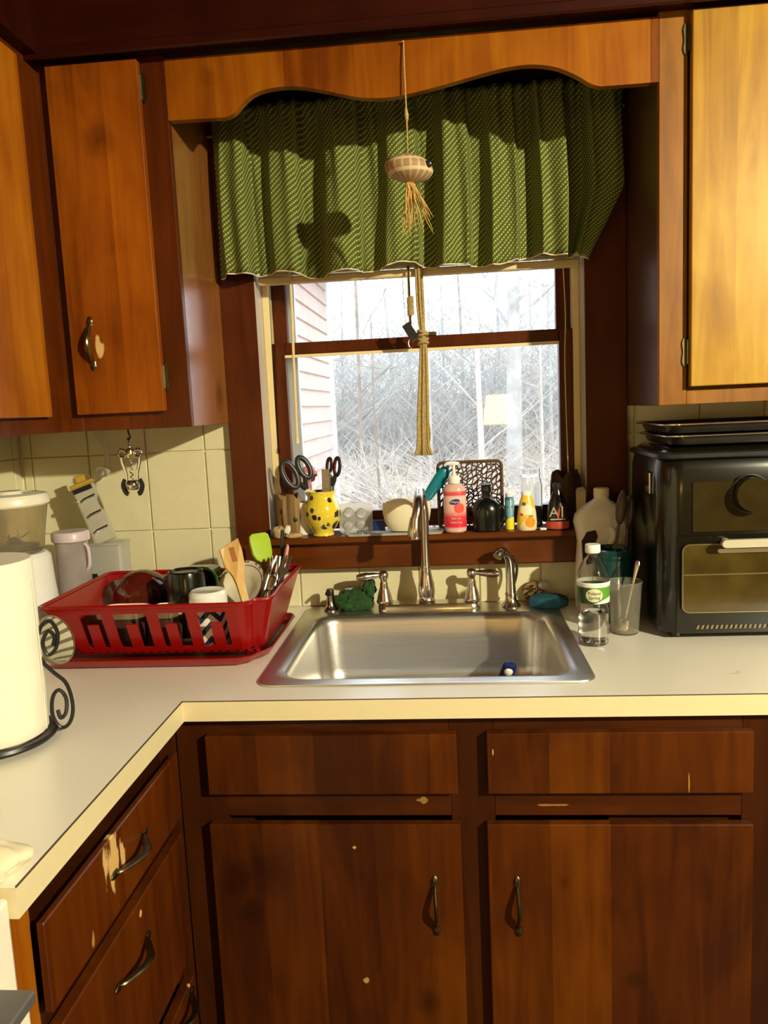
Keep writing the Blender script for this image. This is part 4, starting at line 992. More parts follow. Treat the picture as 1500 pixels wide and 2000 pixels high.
loft(bm, [[((.0336+.0002*(q < 1))*math.cos(u*q/.0335-PI/2-.1), (.0336+.0002*(q < 1))*math.sin(u*q/.0335-PI/2-.1), .110+v*q) for u, v in [(.0175*math.cos(a*PI/14), .0140*math.sin(a*PI/14)) for a in range(28)]] for q in (1, .8, .6, .4, .2, .05)], cap0=False)
add('oval_badge', bm, pbr('pale_badge', (.62, .62, .38), .4), wb, smooth=True)
tb = text_bm('Poland', .0095, .0341); shift(tb, (0, 0, .114)); spin(tb, -.1, 'Z'); add('lettering', tb, pbr('dark_green_ink', (.03, .07, .03), .5), wb)
tb = text_bm('Spring', .0095, .0341); shift(tb, (0, 0, .105)); spin(tb, -.1, 'Z'); add('lettering', tb, bpy.data.materials['dark_green_ink'], wb)
bm = B(); lathe(bm, [(.0330, .1255), (.0340, .127), (.0345, .134), (.0335, .1355)], 36, cap0=False, cap1=False); add('band', bm, WHITE, wb, smooth=True)
bm = B(); lathe(bm, [(.0150, .194), (.0155, .195), (.0155, .209), (.0145, .211), (.002, .2115)], 28); add('cap', bm, WHITE, wb, smooth=True)
cp = thing('plastic_cup', 'cloudy clear plastic cup holding a spoon beside the water bottle', 'cup', (.431, -.262, .9142))
CLO = pbr('cloudy_clear_plastic', (.90, .87, .78), .14, trans=.92, ior=1.15, var=.05)
bm = B(); lathe(bm, [(.027, 0), (.029, .003), (.036, .112), (.0375, .114), (.0365, .1155), (.0345, .113), (.0275, .005), (.002, .004)], 36); add('body', bm, CLO, cp, smooth=True)
sn = thing('teaspoon', 'slim steel spoon leaning out of the cloudy plastic cup', 'spoon')
bm = B(); tube(bm, smooth_path([(0, 0, .02), (0, .001, .07), (0, .001, .125), (0, 0, .155)], 4), [.002, .002, .002, .002, .002, .0022, .0025, .003, .0038, .0045, .005, .0045, .002], 8, sy=.4); add('stem', bm, CUTL, sn, smooth=True)
bm = B(); sphere(bm, (0, .001, .012), .010, 12, 8, (1, .3, 1.6)); add('bowl', bm, CUTL, sn, smooth=True)
aim(sn, (.424, -.272, .922), (.462, -.252, 1.07), .5)

TEAL = pbr('dark_teal_ceramic', (.006, .07, .065), .15, trans=.3, var=.2, coat=.6)
j = thing('utensil_crock', 'dark teal crock holding long utensils behind the water bottle', 'crock', (.428, -.150, .9142))
bm = B(); lathe(bm, [(.040, 0), (.044, .004), (.045, .14), (.047, .152), (.047, .166), (.044, .168), (.0425, .165), (.042, .15), (.041, .008), (.002, .006)], 36); add('body', bm, TEAL, j, smooth=True)
for k in (.147, .157): bm = B(); tube(bm, [(.0475*math.cos(2*PI*i/32), .0475*math.sin(2*PI*i/32), k) for i in range(32)], .0016, 6, closed=True); add('ring', bm, TEAL, j, smooth=True)
DKW = pbr('dark_brown_utensil', (.07, .045, .025), .4, var=.2)
def ladle_like(o, L, w=.016):
    bm = B(); tube(bm, smooth_path([(0, 0, 0), (0, .002, L*.4), (0, 0, L*.62), (0, .001, L*.72)], 4), [.004]*6+[.005]*6+[.006], 8, sy=.6); add('handle', bm, DKW, o, smooth=True)
    bm = B(); sphere(bm, (0, 0, L*.86), L*.14, 12, 8, (w/(L*.14), .3, 1)); add('spoon_head', bm, DKW, o, smooth=True)
utensil('tall dark wooden spoon standing in the teal crock, left of the pair', 'spoon', 'wooden_spoon', (.410, -.165, .925), (.455, -.148, 1.215), lambda o, L: ladle_like(o, L, .013))
utensil('dark slotted spoon in the teal crock close to the air fryer', 'spoon', 'serving_spoon', (.450, -.130, .925), (.474, -.125, 1.20), lambda o, L: ladle_like(o, L, .018))

JUGM = pbr('translucent_white_jug', (.80, .76, .66), .4, var=.03, sss=.1)
jg = thing('cleaner_jug', 'white plastic jug with an arched handle behind the water bottle', 'jug', (.424, -.045, .9142)); jg.scale = (.91, 1, 1)
bm = B()
# body with a handle opening: flattened profile extruded along Y
outl = smooth_path([(-.068, 0, 0), (-.070, 0, .05), (-.066, 0, .12), (-.068, 0, .18), (-.080, 0, .215), (-.078, 0, .232), (-.050, 0, .252), (-.022, 0, .264), (-.018, 0, .272)], 3)
R = []
for p in [(-.070, 0), (-.072, .05), (-.068, .12), (-.064, .165), (-.068, .19), (-.074, .215), (-.070, .232), (-.050, .250), (-.024, .266), (-.018, .272)]:
    w = -p[0]; t = .034 if w > .06 else .034*max(.5, w/.06)
    xr_ = w*.95
    R.append(rrect(-w, xr_, -t, t, min(t, w)*.75, p[1], 5))
loft(bm, R); add('body', bm, JUGM, jg, smooth=True, ang=50)
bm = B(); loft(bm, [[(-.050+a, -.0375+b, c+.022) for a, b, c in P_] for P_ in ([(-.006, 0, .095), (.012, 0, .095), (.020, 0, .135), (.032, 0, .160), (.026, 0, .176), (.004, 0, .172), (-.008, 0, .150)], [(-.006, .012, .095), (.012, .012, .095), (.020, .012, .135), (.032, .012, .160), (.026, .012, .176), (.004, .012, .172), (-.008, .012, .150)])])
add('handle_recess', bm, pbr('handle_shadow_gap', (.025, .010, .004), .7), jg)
bm = B(); tube(bm, smooth_path([(.016, -.030, .200), (.022, -.040, .187), (.010, -.042, .152), (.000, -.036, .117)], 4), .009, 10, sy=.8); add('handle', bm, JUGM, jg, smooth=True)
bm = B(); lathe(bm, [(.018, .271), (.0205, .273), (.0205, .292), (.019, .295), (.002, .2955)], 26); add('cap', bm, pbr('yellowed_cap', (.82, .72, .46), .4), jg, smooth=True)

# ---- air fryer oven with trays on top
GWIN = pbr('smoked_drawer_window', (.060, .040, .008), .14, var=.42, vscale=16, coat=.7)
AFB = pbr('glossy_dark_front', (.028, .019, .004), .18, var=.2, coat=.5)
af = thing('air_fryer', 'large black air fryer oven with round dial and pull-out drawer on the right', 'air fryer', (.72, -.20, .914))
bm = B()
def afr(z, g=0, t=0): return rrect(.490+g, .955-g, -.328+g+t, -.030-g, .045, z, 6)
loft(bm, [afr(.926, .012), afr(.929, .002), afr(.945, 0), afr(1.22, 0), afr(1.270, .001, .002), afr(1.300, .006, .006), afr(1.312, .014, .012), afr(1.317, .022, .02)])
add('housing', bm, BLACKG, af, world=True, smooth=True, ang=50)
bm = B(); loft(bm, [rrect(.492, .953, -.3262, -.032, .045, 1.292), rrect(.486, .959, -.332, -.028, .047, 1.295), rrect(.486, .959, -.332, -.028, .047, 1.303), rrect(.492, .953, -.3262, -.032, .045, 1.306)]); add('top_band', bm, BLACK, af, world=True, smooth=True)
add('control_panel', boxm(.553, .900, -.3325, -.3275, 1.142, 1.246, bev=.0015), AFB, af, world=True)
add('lower_fascia', boxm(.520, .925, -.3325, -.3275, .930, 1.136, bev=.0015), BLACKG, af, world=True)
bm = B(); prism(bm, [(.034*math.cos(2*PI*i/36), .034*math.sin(2*PI*i/36)) for i in range(36)], lambda u, v, w: (.664+u, w, 1.219+v), -.360, -.3327); bmesh.ops.bevel(bm, geom=[e for e in bm.edges if e.is_manifold and e.calc_face_angle(0) > 1], offset=.002, segments=2, affect='EDGES'); add('dial', bm, AFB, af, world=True, smooth=True)
bm = B(); tube(bm, [(.664+.038*math.cos(2*PI*i/36), -.3335, 1.219+.038*math.sin(2*PI*i/36)) for i in range(36)], .002, 8, closed=True); add('dial_ring', bm, BLACK, af, world=True, smooth=True)
poly = [(x, z) for x, z, _ in rrect(.531, .915, .976, 1.118, .014, 0)]
bm = B(); prism(bm, [(x, y) for x, y, _ in rrect(.531, .915, .976, 1.118, .014, 0)], lambda u, v, w: (u, w, v), -.3385, -.3327); add('drawer_window', bm, GWIN, af, world=True)
bm = B(); tube(bm, [(x, -.3385, z) for x, z, _ in rrect(.531, .915, .976, 1.118, .014, 0)], .0018, 6, closed=True); add('window_bead', bm, pbr('bead_olive_metal', (.30, .26, .12), .3, .8), af, world=True, smooth=True)
add('basket_line', boxm(.533, .913, -.3392, -.3386, 1.054, 1.0565), bpy.data.materials['bead_olive_metal'], af, world=True)
bm = B(); loft(bm, [[(x, y_, z) for x, z, _ in rrect(.598, .850, 1.116, 1.132, .0078, 0)] for y_ in (-.374, -.362)]); add('handle', bm, pbr('satin_handle', (.80, .76, .58), .3, .5, var=.02), af, world=True, smooth=True)
bm = B(); box(bm, .610, .620, -.363, -.3327, 1.119, 1.129); box(bm, .828, .838, -.363, -.3327, 1.119, 1.129); loft(bm, [[(x, y_, z) for x, z, _ in rrect(.600, .848, 1.100, 1.1085, .004, 0)] for y_ in (-.3425, -.3386)]); add('handle_mount', bm, bpy.data.materials['satin_handle'], af, world=True)
bm = B()
for i in range(34): prism(bm, [(.560+i*.0095, .9395), (.5645+i*.0095, .9395), (.567+i*.0095, .9475), (.5625+i*.0095, .9475)], lambda u, v, w: (u, w, v), -.3345, -.3320)
add('vent_fins', bm, pbr('vent_olive', (.20, .17, .09), .4, .3), af, world=True); af.children[-1]['kind'] = 'stuff'
for x in (.53, .91):
    for y in (-.29, -.07): bm = B(); lathe(bm, [(.012, .9143), (.014, .916), (.014, .926)], 16, x, y); add('foot', bm, BLACK, af, world=True)
bm = B(); box(bm, .4845, .4905, -.255, -.215, 1.215, 1.262, .002); add('side_catch', bm, CHROME, af, world=True)
for i, (zb, lab, gx) in enumerate(((1.3185, 'dark baking pan lying directly on the air fryer, lower of the two', 0), (1.3420, 'dark baking pan with a shiny rim, top one on the air fryer', -.006))):
    p = thing('baking_pan', lab, 'pan', (.72, -.19, zb))
    bm = B()
    def pr(g, z): return rrect(.505+gx+g, .93+gx-g, -.325+g, -.060-g, .03, z, 5)
    loft(bm, [pr(.020, zb), pr(.014, zb+.003), pr(.008, zb+.018), pr(.0, zb+.0195), pr(.0, zb+.0215), pr(.010, zb+.0215), pr(.017, zb+.005), pr(.025, zb+.003)]); add('pan', bm, DARKSTONE, p, world=True, smooth=True, ang=40)
    bm = B(); tube(bm, pr(0, zb+.0205), .0022, 6, closed=True); add('rim', bm, pbr('shiny_pan_rim', (.55, .48, .36), .2, 1, var=.1), p, world=True, smooth=True)

# ================================================================= WINDOW SILL
ZS_ = 1.1083
BARK = wood('carved_bark_wood', (.10, .055, .02), (.26, .16, .06), (.42, .28, .11), board=.02, boards=.4, rough=.8, coat=0)
def bark_pot(name, label, loc, h, w, seed, mat, tilt=0):
    o = thing(name, label, 'planter', loc, (0, 0, tilt)); rnd = random.Random(seed); n = 30
    ph = [rnd.uniform(0, 6.3) for _ in range(4)]
    def rad(i, t): a = 2*PI*i/n; return w*(.62+.38*math.sin(PI*(.15+.62*t)))*(1+.05*math.sin(7*a+ph[0]+t*3)+.035*math.sin(13*a+ph[1]))
    tips = [h*(.86+.14*abs(math.sin(i*2.7+ph[2]))) for i in range(n)]
    bm = B(); rings = []
    for k in range(9):
        t = k/8; rings.append([(rad(i, t)*math.cos(2*PI*i/n), rad(i, t)*math.sin(2*PI*i/n), tips[i]*t) for i in range(n)])
    for k in range(8, 2, -1):
        t = k/8; rings.append([(rad(i, t)*.86*math.cos(2*PI*i/n), rad(i, t)*.86*math.sin(2*PI*i/n), tips[i]*t) for i in range(n)])
    loft(bm, rings); add('pot', bm, mat, o, smooth=True, ang=40)
    bm = B(); 
    for (a, z) in ((-1.2, h*.42), (-2.1, h*.62)): sphere(bm, (rad(0, z/h)*.98*math.cos(a), rad(0, z/h)*.98*math.sin(a), z), .006, 8, 6, (1, .5, 1.3))
    add('knot_hole', bm, BLACK, o, smooth=True)
bark_pot('bark_planter', 'light brown bark-textured pot in the left corner of the sill', (-.352, .006, ZS_), .110, .034, 3, BARK, .3)
BARKD = wood('dark_bark_wood', (.025, .014, .006), (.07, .04, .014), (.12, .07, .025), board=.02, boards=.4, rough=.85, coat=0)
bark_pot('bark_planter', 'dark bark-textured pot with a jagged rim in the right corner of the sill', (.350, .034, ZS_), .140, .038, 8, BARKD, 1)
ROCK = pbr('tan_pitted_shell', (.42, .30, .13), .85, var=.35, vscale=110, bumps=.9)
o = tag(add('sea_shell', lump(.017, .013, .017, 5, 18, 10, .16), ROCK, smooth=True, ang=80), 'rounded tan pitted shell at the far left of the sill', 'shell'); o.location = (-.372, -.028, ZS_+.0136)
o = tag(add('sea_shell', lump(.022, .009, .007, 6, 18, 10, .14), ROCK, smooth=True, ang=80), 'long flat tan shell lying in front of the bark pot', 'shell'); o.location = (-.335, -.030, ZS_+.0056); o.rotation_euler = (0, 0, .15)
o = tag(add('sea_shell', lump(.008, .007, .012, 15, 14, 8, .1), pbr('white_shell', (.80, .76, .66), .5, var=.1), smooth=True, ang=80), 'small white shell beside the rounded tan shell', 'shell'); o.location = (-.350, -.0335, ZS_+.0215); o.rotation_euler = (0, .3, 0)

def vase_mat():
    mt, nt, bs = newmat('yellow_glaze_black_spots')
    tc = node(nt, 'ShaderNodeTexCoord'); vo = node(nt, 'ShaderNodeTexVoronoi'); vo.inputs['Scale'].default_value = 46; vo.inputs['Randomness'].default_value = .95
    w = node(nt, 'ShaderNodeVectorMath', operation='ADD'); ns = node(nt, 'ShaderNodeTexNoise'); ns.inputs['Scale'].default_value = 60; nt.links.new(tc.outputs['Object'], ns.inputs['Vector'])
    sc_ = node(nt, 'ShaderNodeVectorMath', operation='SCALE'); nt.links.new(ns.outputs['Color'], sc_.inputs[0]); sc_.inputs['Scale'].default_value = .010
    nt.links.new(tc.outputs['Object'], w.inputs[0]); nt.links.new(sc_.outputs[0], w.inputs[1]); nt.links.new(w.outputs[0], vo.inputs['Vector'])
    sp = node(nt, 'ShaderNodeSeparateColor'); nt.links.new(vo.outputs['Color'], sp.inputs[0])
    th = MA(nt, 'ADD', .20, MA(nt, 'MULTIPLY', sp.outputs[0], .36))
    k = MA(nt, 'MULTIPLY', MA(nt, 'LESS_THAN', vo.outputs['Distance'], th), MA(nt, 'GREATER_THAN', sp.outputs[1], .12))
    nt.links.new(mix(nt, k, (.78, .60, .045), (.03, .025, .012)), bs.inputs['Base Color']); bs.inputs['Roughness'].default_value = .12; bs.inputs['Coat Weight'].default_value = .6
    return mt
o = thing('spotted_vase', 'yellow ceramic vase with irregular black spots holding scissors', 'vase', (-.263, -.004, ZS_))
bm = B(); lathe(bm, [(.024, 0), (.027, .002), (.026, .006), (.024, .010), (.034, .022), (.043, .040), (.047, .058), (.045, .076), (.037, .094), (.034, .104), (.037, .114), (.035, .1145), (.0315, .104), (.034, .092), (.041, .074), (.042, .055), (.036, .032), (.020, .014), (.002, .013)], 40); add('body', bm, vase_mat(), o, smooth=True, ang=70)
REDH = pbr('dark_red_grip', (.22, .01, .008), .3, var=.1)
def scissors(o, L, s=1):
    add('blade', outline_blade(L, [(.005, 0), (.008, L*.5), (.007, L*.58)], .003), CUTL, o)
    for sg, big in ((-1, 1.0), (1, .8)):
        P = []
        cx_, cz_ = sg*.014*s, L*.80
        for i in range(20): a = 2*PI*i/20; P.append((cx_+.011*s*big*math.cos(a), sg*.001, cz_+.024*s*big*math.sin(a)))
        bm = B(); tube(bm, P, .0048*s, 10, closed=True, sy=.8); tube(bm, [(0, 0, L*.55), (sg*.006, 0, L*.62), (sg*.010, 0, L*.68)], [.007, .007, .005], 8); add('loop', bm, BLACK, o, smooth=True)
        bm = B(); tube(bm, [(cx_+.0075*s*big*math.cos(2*PI*i/20), sg*.001, cz_+.020*s*big*math.sin(2*PI*i/20)) for i in range(20)], .0026, 8, closed=True); add('grip_lining', bm, REDH, o, smooth=True)
utensil('kitchen scissors with big black and red loops tilting left out of the vase', 'scissors', 'kitchen_scissors', (-.254, -.004, 1.128), (-.338, -.012, 1.312), lambda o, L: scissors(o, L, 1.45), .25+PI/2)
utensil('black and orange scissors standing upright at the right in the vase', 'scissors', 'craft_scissors', (-.250, .004, 1.13), (-.226, .004, 1.322), lambda o, L: scissors(o, L, .95), .9)
o = thing('sharpening_stone', 'grey-brown flat ribbed file standing in the middle of the vase', 'file', (-.252, -.006, 1.135), (0, .03, .05))
bm = B(); box(bm, -.011, .007, -.004, .004, 0, .142, .001); add('bar', bm, pbr('grey_brown_file', (.22, .17, .10), .6, var=.2), o)
bm = B(); box(bm, .0072, .011, -.0035, .0035, 0, .137, .001); add('edge_rule', bm, CUTL, o)
for z in (.112, .092, .072): bm = B(); box(bm, -.0105, .0065, -.0046, -.0039, z, z+.0012); add('groove', bm, CUTL, o)
# pink plastic flower behind
PINKP = pbr('pink_petal_plastic', (.85, .30, .30), .4, trans=.3, var=.1)
o = thing('pink_flower', 'pink plastic flower behind the vase against the glass', 'flower', (-.310, .036, ZS_))
bm = B(); tube(bm, smooth_path([(.02, 0, 0), (.014, 0, .06), (.012, 0, .14)], 4), .0035, 8); add('stem', bm, PINKP, o, smooth=True)
for k in range(6):
    a = 2*PI*k/6; bm = B(); sphere(bm, (.010+.013*math.cos(a), .001, .155+.013*math.sin(a)), .0095, 10, 6, (1, .35, 1)); add('petal', bm, PINKP, o, smooth=True)
bm = B(); tube(bm, smooth_path([(.02, 0, .0), (.046, 0, .03), (.052, 0, .07), (.054, 0, .10)], 4), .006, 8); add('leaf', bm, PINKP, o, smooth=True)
o = thing('white_mug', 'pale grey-white mug partly hidden behind the yellow vase', 'mug', (-.318, .020, ZS_))
bm = B(); lathe(bm, [(.018, 0), (.022, .003), (.024, .04), (.024, .085), (.022, .085), (.021, .04), (.018, .006), (.002, .006)], 26); add('body', bm, WHITE, o, smooth=True)
# clear mould tray right of vase
o = thing('clear_mould', 'translucent clear plastic mould with round hollows right of the vase', 'mould', (-.178, .012, ZS_), (math.radians(-6), 0, 0))
bm = B(); prism(bm, [(x, z) for x, z, _ in rrect(-.045, .040, .001, .078, .010, 0)], lambda u, v, w: (u, w, v), -.008, -.002); add('sheet', bm, FROST, o, smooth=True)
for x, z in ((-.020, .055), (.012, .052), (.010, .022), (-.022, .020)):
    bm = B(); sphere(bm, (x, -.009, z), .013, 14, 8, (1, .5, 1)); add('cup', bm, FROST, o, smooth=True)
TRAY = pbr('grey_glass_tray', (.42, .43, .40), .2, var=.1)
o = thing('sill_tray', 'grey rectangular tray under the cream pot on the sill', 'tray', (-.078, -.010, ZS_))
bm = B(); loft(bm, [rrect(-.122, .115, -.030, .040, .01, 0), rrect(-.128, .120, -.032, .044, .012, .006), rrect(-.124, .116, -.029, .041, .01, .006), rrect(-.118, .110, -.026, .037, .008, .003)]); add('tray', bm, TRAY, o, smooth=True)
o = thing('metal_ring', 'small round metal lid ring on the grey tray', 'ring', (-.165, -.024, ZS_+.0035))
bm = B(); lathe(bm, [(.010, 0), (.012, 0), (.012, .008), (.010, .008)], 22, loop=True); add('band', bm, CUTL, o, smooth=True)
bm = B(); tube(bm, smooth_path([(.011, 0, .006), (.016, -.002, .011), (.020, -.004, .012)], 3), .0012, 6); add('tab', bm, CUTL, o)
o = thing('cream_pot', 'cream ceramic pot standing on the grey tray behind the spout', 'pot', (-.050, .004, ZS_+.0062))
bm = B(); lathe(bm, [(.044, 0), (.047, .002), (.056, .022), (.061, .045), (.061, .066), (.0595, .073), (.057, .0725), (.058, .045), (.052, .022), (.042, .005), (.002, .005)], 44, sy=.55); add('body', bm, CREAM, o, smooth=True)
bm = B(); box(bm, -.045, .045, -.002, .002, .062, .080, .001); spin(bm, .05, 'Y'); add('sponge_cloth', bm, pbr('pale_cloth', (.76, .70, .52), .9), o)
# navy thing at left of pot
o = thing('navy_bottle', 'dark navy folded case seen between the clear mould and cream pot', 'case', (-.130, .030, ZS_))
bm = B(); loft(bm, [rrect(-.022, .022, -.006, .006, .003, 0), rrect(-.022, .022, -.006, .006, .003, .022), rrect(-.020, .020, -.004, .004, .002, .030)]); add('case', bm, BLUE, o)
TEALP = pbr('teal_plastic', (.0, .17, .22), .3, var=.05)
o = thing('teal_brush', 'teal brush handle leaning up out of the cream pot', 'dish brush')
bm = B(); P = smooth_path([(0, 0, 0), (0, 0, .03), (0, 0, .06), (0, 0, .09), (0, 0, .115)], 4); tube(bm, P, [.006, .007, .009, .011, .0125, .0135, .014, .0145, .015, .015, .0155, .016, .016, .0155, .0145, .012, .005], 14, sy=.45); add('handle', bm, TEALP, o, smooth=True)
bm = B(); sphere(bm, (0, -.005, .098), .003, 8, 6); add('hanging_hole', bm, BLUE, o)
aim(o, (-.012, .0, 1.175), (.058, .012, 1.270), PI/2)
# lotion bottle
def lotion_label():
    mt, nt, bs = newmat('pink_red_label')
    tc = node(nt, 'ShaderNodeTexCoord'); sp = node(nt, 'ShaderNodeSeparateXYZ'); nt.links.new(tc.outputs['Object'], sp.inputs[0])
    z = sp.outputs[2]; f = noise(nt, tc.outputs['Object'], 70, 2)
    c = ramp(nt, MA(nt, 'DIVIDE', z, .11), [(.10, (.80, .45, .40)), (.14, (.72, .02, .05)), (.36, (.74, .05, .08)), (.50, (.82, .42, .38)), (.82, (.84, .55, .50)), (.86, (.68, .05, .07)), (.95, (.70, .12, .12))])
    d = vmath(nt, 'DISTANCE', tc.outputs['Object'], (.012, -.026, .062)); k = MA(nt, 'LESS_THAN', MA(nt, 'ADD', d, MA(nt, 'MULTIPLY', f, .012)), .022)
    c = mix(nt, k, c, (.74, .10, .07)); nt.links.new(c, bs.inputs['Base Color']); bs.inputs['Roughness'].default_value = .3
    return mt
o = thing('hand_soap', 'clear pink hand soap bottle with a pump and red berry label', 'soap bottle', (.072, -.016, ZS_))
PKS = pbr('pink_soap_liquid', (.82, .52, .44), .2, trans=.15, var=.03, coat=.4)
bm = B(); lathe(bm, [(.022, 0), (.0265, .003), (.0275, .010), (.0275, .104), (.026, .112), (.020, .118), (.013, .122), (.011, .123)], 36, sy=.72); add('body', bm, PKS, o, smooth=True)
bm = B(); lathe(bm, [(.0278, .012), (.0280, .013), (.0280, .102), (.0278, .103)], 40, sy=.73, cap0=False, cap1=False); add('label_wrap', bm, lotion_label(), o, smooth=True)
bm = B(); pts_ = [(.0125*math.cos(a*PI/12), .0068*math.sin(a*PI/12)) for a in range(24)]
loft(bm, [[(u, -.0207-t+abs(u)**2*9, .078+v+.15*u) for u, v in pts_] for t in (-.0004, .0006)]); add('logo_oval', bm, pbr('logo_navy', (.03, .04, .20), .3), o)
tb = text_bm('Softsoap', .0058); shift(tb, (0, -.0216, .078)); add('lettering', tb, WHITE, o)
for k, (s_t, zz) in enumerate((('berry', .046), ('hand soap', .037), ('moisturizing', .027))):
    tb = text_bm(s_t, .0072, None, .8); shift(tb, (.002, -.0210, zz)); add('lettering', tb, pbr('pale_pink_ink', (.88, .62, .50), .5) if k == 0 else bpy.data.materials['pale_pink_ink'], o)
bm = B(); lathe(bm, [(.0135, .122), (.0145, .124), (.0145, .137), (.012, .141), (.005, .142), (.0035, .160), (.0035, .168)], 24); add('pump_collar', bm, WHITE, o, smooth=True)
bm = B(); tube(bm, smooth_path([(.014, 0, .170), (0, 0, .171), (-.016, 0, .171), (-.022, 0, .167)], 3), [.003, .0045, .005, .0055, .0055, .005, .0045, .0035, .003, .003][:10], 8, sy=1); add('pump_head', bm, WHITE, o, smooth=True)
# wicker basket
WICK = pbr('dark_brown_wicker', (.10, .048, .014), .7, var=.35, vscale=80)
o = thing('wicker_tray', 'dark open-weave wicker basket propped upright behind the soap bottle', 'basket', (.112, .030, ZS_+.0022), (math.radians(-3), 0, 0))
bm = B(); w_, h_ = .080, .168
for q in (0, .004): tube(bm, [(x, q-.002, z) for x, z, _ in rrect(-w_, w_, .002, h_, .012, 0)], .0042, 8, closed=True)
add('frame', bm, WICK, o, smooth=True)
bm = B(); rnd = random.Random(11); nx, nz = 13, 12
for i in range(1, nx):
    x = -w_+2*w_*i/nx
    tube(bm, [(x+.003*math.sin(k*1.9+i), .0022*(-1)**(k+i), h_*k/14+.002) for k in range(15)], .0019, 5)
for j_ in range(1, nz):
    z = h_*j_/nz
    tube(bm, [(-w_+2*w_*k/14, -.0022*(-1)**(k+j_), z+.006*math.sin(k*1.3+j_)+.004*(k % 2)) for k in range(15)], .0021, 5)
for j_ in range(-6, 10):
    P = [(-w_+2*w_*k/10, .004+.001*(-1)**k, h_*j_/10+k*.014) for k in range(11)]; P = [p for p in P if .004 < p[2] < h_-.002]
    if len(P) > 2: tube(bm, P, .0018, 5)
q = add('weave', bm, WICK, o); q['kind'] = 'stuff'
# black round bottle
o = thing('round_bottle', 'round black bottle with narrow neck in front of the wicker basket', 'bottle', (.150, -.014, ZS_))
bm = B(); lathe(bm, [(.028, 0), (.034, .003), (.036, .030), (.036, .052), (.031, .068), (.020, .078), (.011, .083), (.0095, .092), (.0105, .095), (.0105, .098), (.008, .099)], 36, sy=.7); add('body', bm, BK2, o, smooth=True)
bm = B(); lathe(bm, [(.0105, .0985), (.013, .100), (.012, .112), (.015, .116), (.010, .119)], 22); add('stopper', bm, BK2, o, smooth=True)
bm = B(); tube(bm, smooth_path([(.030, -.006, .066), (.042, -.008, .055), (.042, -.008, .032), (.034, -.006, .022)], 4), .0032, 8); add('handle', bm, BK2, o, smooth=True)
# blue/yellow carton
def can_mat():
    mt, nt, bs = newmat('blue_yellow_print')
    tc = node(nt, 'ShaderNodeTexCoord'); sp = node(nt, 'ShaderNodeSeparateXYZ'); nt.links.new(tc.outputs['Object'], sp.inputs[0])
    f = noise(nt, tc.outputs['Object'], 60, 2)
    c = mix(nt, MA(nt, 'GREATER_THAN', f, .55), (.16, .36, .46), (.03, .14, .26))
    d = vmath(nt, 'DISTANCE', tc.outputs['Object'], (.010, -.010, .004)); c = mix(nt, MA(nt, 'LESS_THAN', d, .028), c, (.85, .66, .02))
    nt.links.new(c, bs.inputs['Base Color']); bs.inputs['Roughness'].default_value = .35; return mt
o = thing('spray_can', 'slim blue can with a yellow base between black bottle and orange bottle', 'can', (.207, -.004, ZS_))
bm = B(); lathe(bm, [(.010, 0), (.0115, .002), (.0115, .078), (.0095, .082)], 24); add('body', bm, can_mat(), o, smooth=True)
bm = B(); lathe(bm, [(.0095, .0825), (.0100, .084), (.0100, .090), (.008, .092)], 20); add('lid', bm, WHITE, o, smooth=True)
# orange label bottle
def orange_mat():
    mt, nt, bs = newmat('orange_fruit_label')
    tc = node(nt, 'ShaderNodeTexCoord'); p = tc.outputs['Object']; sp = node(nt, 'ShaderNodeSeparateXYZ'); nt.links.new(p, sp.inputs[0])
    z = sp.outputs[2]; f = noise(nt, p, 45, 2)
    c = mix(nt, f, (.80, .46, .03), (.85, .62, .06))
    low = MA(nt, 'LESS_THAN', MA(nt, 'ADD', z, MA(nt, 'MULTIPLY', sp.outputs[0], -1.3)), .036); c = mix(nt, low, c, (.80, .68, .40))
    def ell(cx, cz, rx, rz, col, c):
        a = MA(nt, 'POWER', MA(nt, 'DIVIDE', MA(nt, 'SUBTRACT', sp.outputs[0], cx), rx), 2.0); b = MA(nt, 'POWER', MA(nt, 'DIVIDE', MA(nt, 'SUBTRACT', z, cz), rz), 2.0)
        k = MA(nt, 'MULTIPLY', MA(nt, 'LESS_THAN', MA(nt, 'ADD', a, b), 1.0), MA(nt, 'LESS_THAN', sp.outputs[1], 0)); return mix(nt, k, c, col)
    c = ell(-.002, .052, .0155, .013, (.84, .76, .52), c); c = ell(-.008, .066, .0048, .0045, (.08, .09, .14), c)
    c = ell(-.014, .040, .004, .0035, (.60, .03, .02), c); c = ell(.0065, .021, .0125, .0135, (.85, .30, .01), c); c = ell(.008, .036, .007, .002, (.14, .22, .03), c)
    nt.links.new(c, bs.inputs['Base Color']); bs.inputs['Roughness'].default_value = .3; bs.inputs['Coat Weight'].default_value = .3; return mt
o = thing('citrus_bottle', 'bottle with a yellow label showing an orange in front of the glass jar', 'bottle', (.248, -.018, ZS_))
bm = B(); lathe(bm, [(.021, 0), (.0235, .003), (.0245, .020), (.0225, .045), (.0180, .068), (.0135, .082), (.012, .086)], 32, sy=.7); add('body', bm, orange_mat(), o, smooth=True)
bm = B(); lathe(bm, [(.0125, .0862), (.013, .088), (.013, .094), (.012, .096)], 22, sy=.7); add('cap', bm, WHITE, o, smooth=True)
# mason jar
o = thing('mason_jar', 'tall clear glass mason jar behind the orange-labelled bottle', 'jar', (.262, .018, ZS_))
bm = B(); lathe(bm, [(.024, 0), (.0275, .003), (.0285, .010), (.0285, .105), (.026, .120), (.0235, .127), (.0235, .131), (.0245, .132), (.0245, .135), (.0235, .137), (.0245, .140), (.0235, .148), (.0215, .148), (.0215, .128), (.024, .118), (.0262, .104), (.0262, .011), (.002, .008)], 36); add('glass', bm, GLASS, o, smooth=True, ang=50)
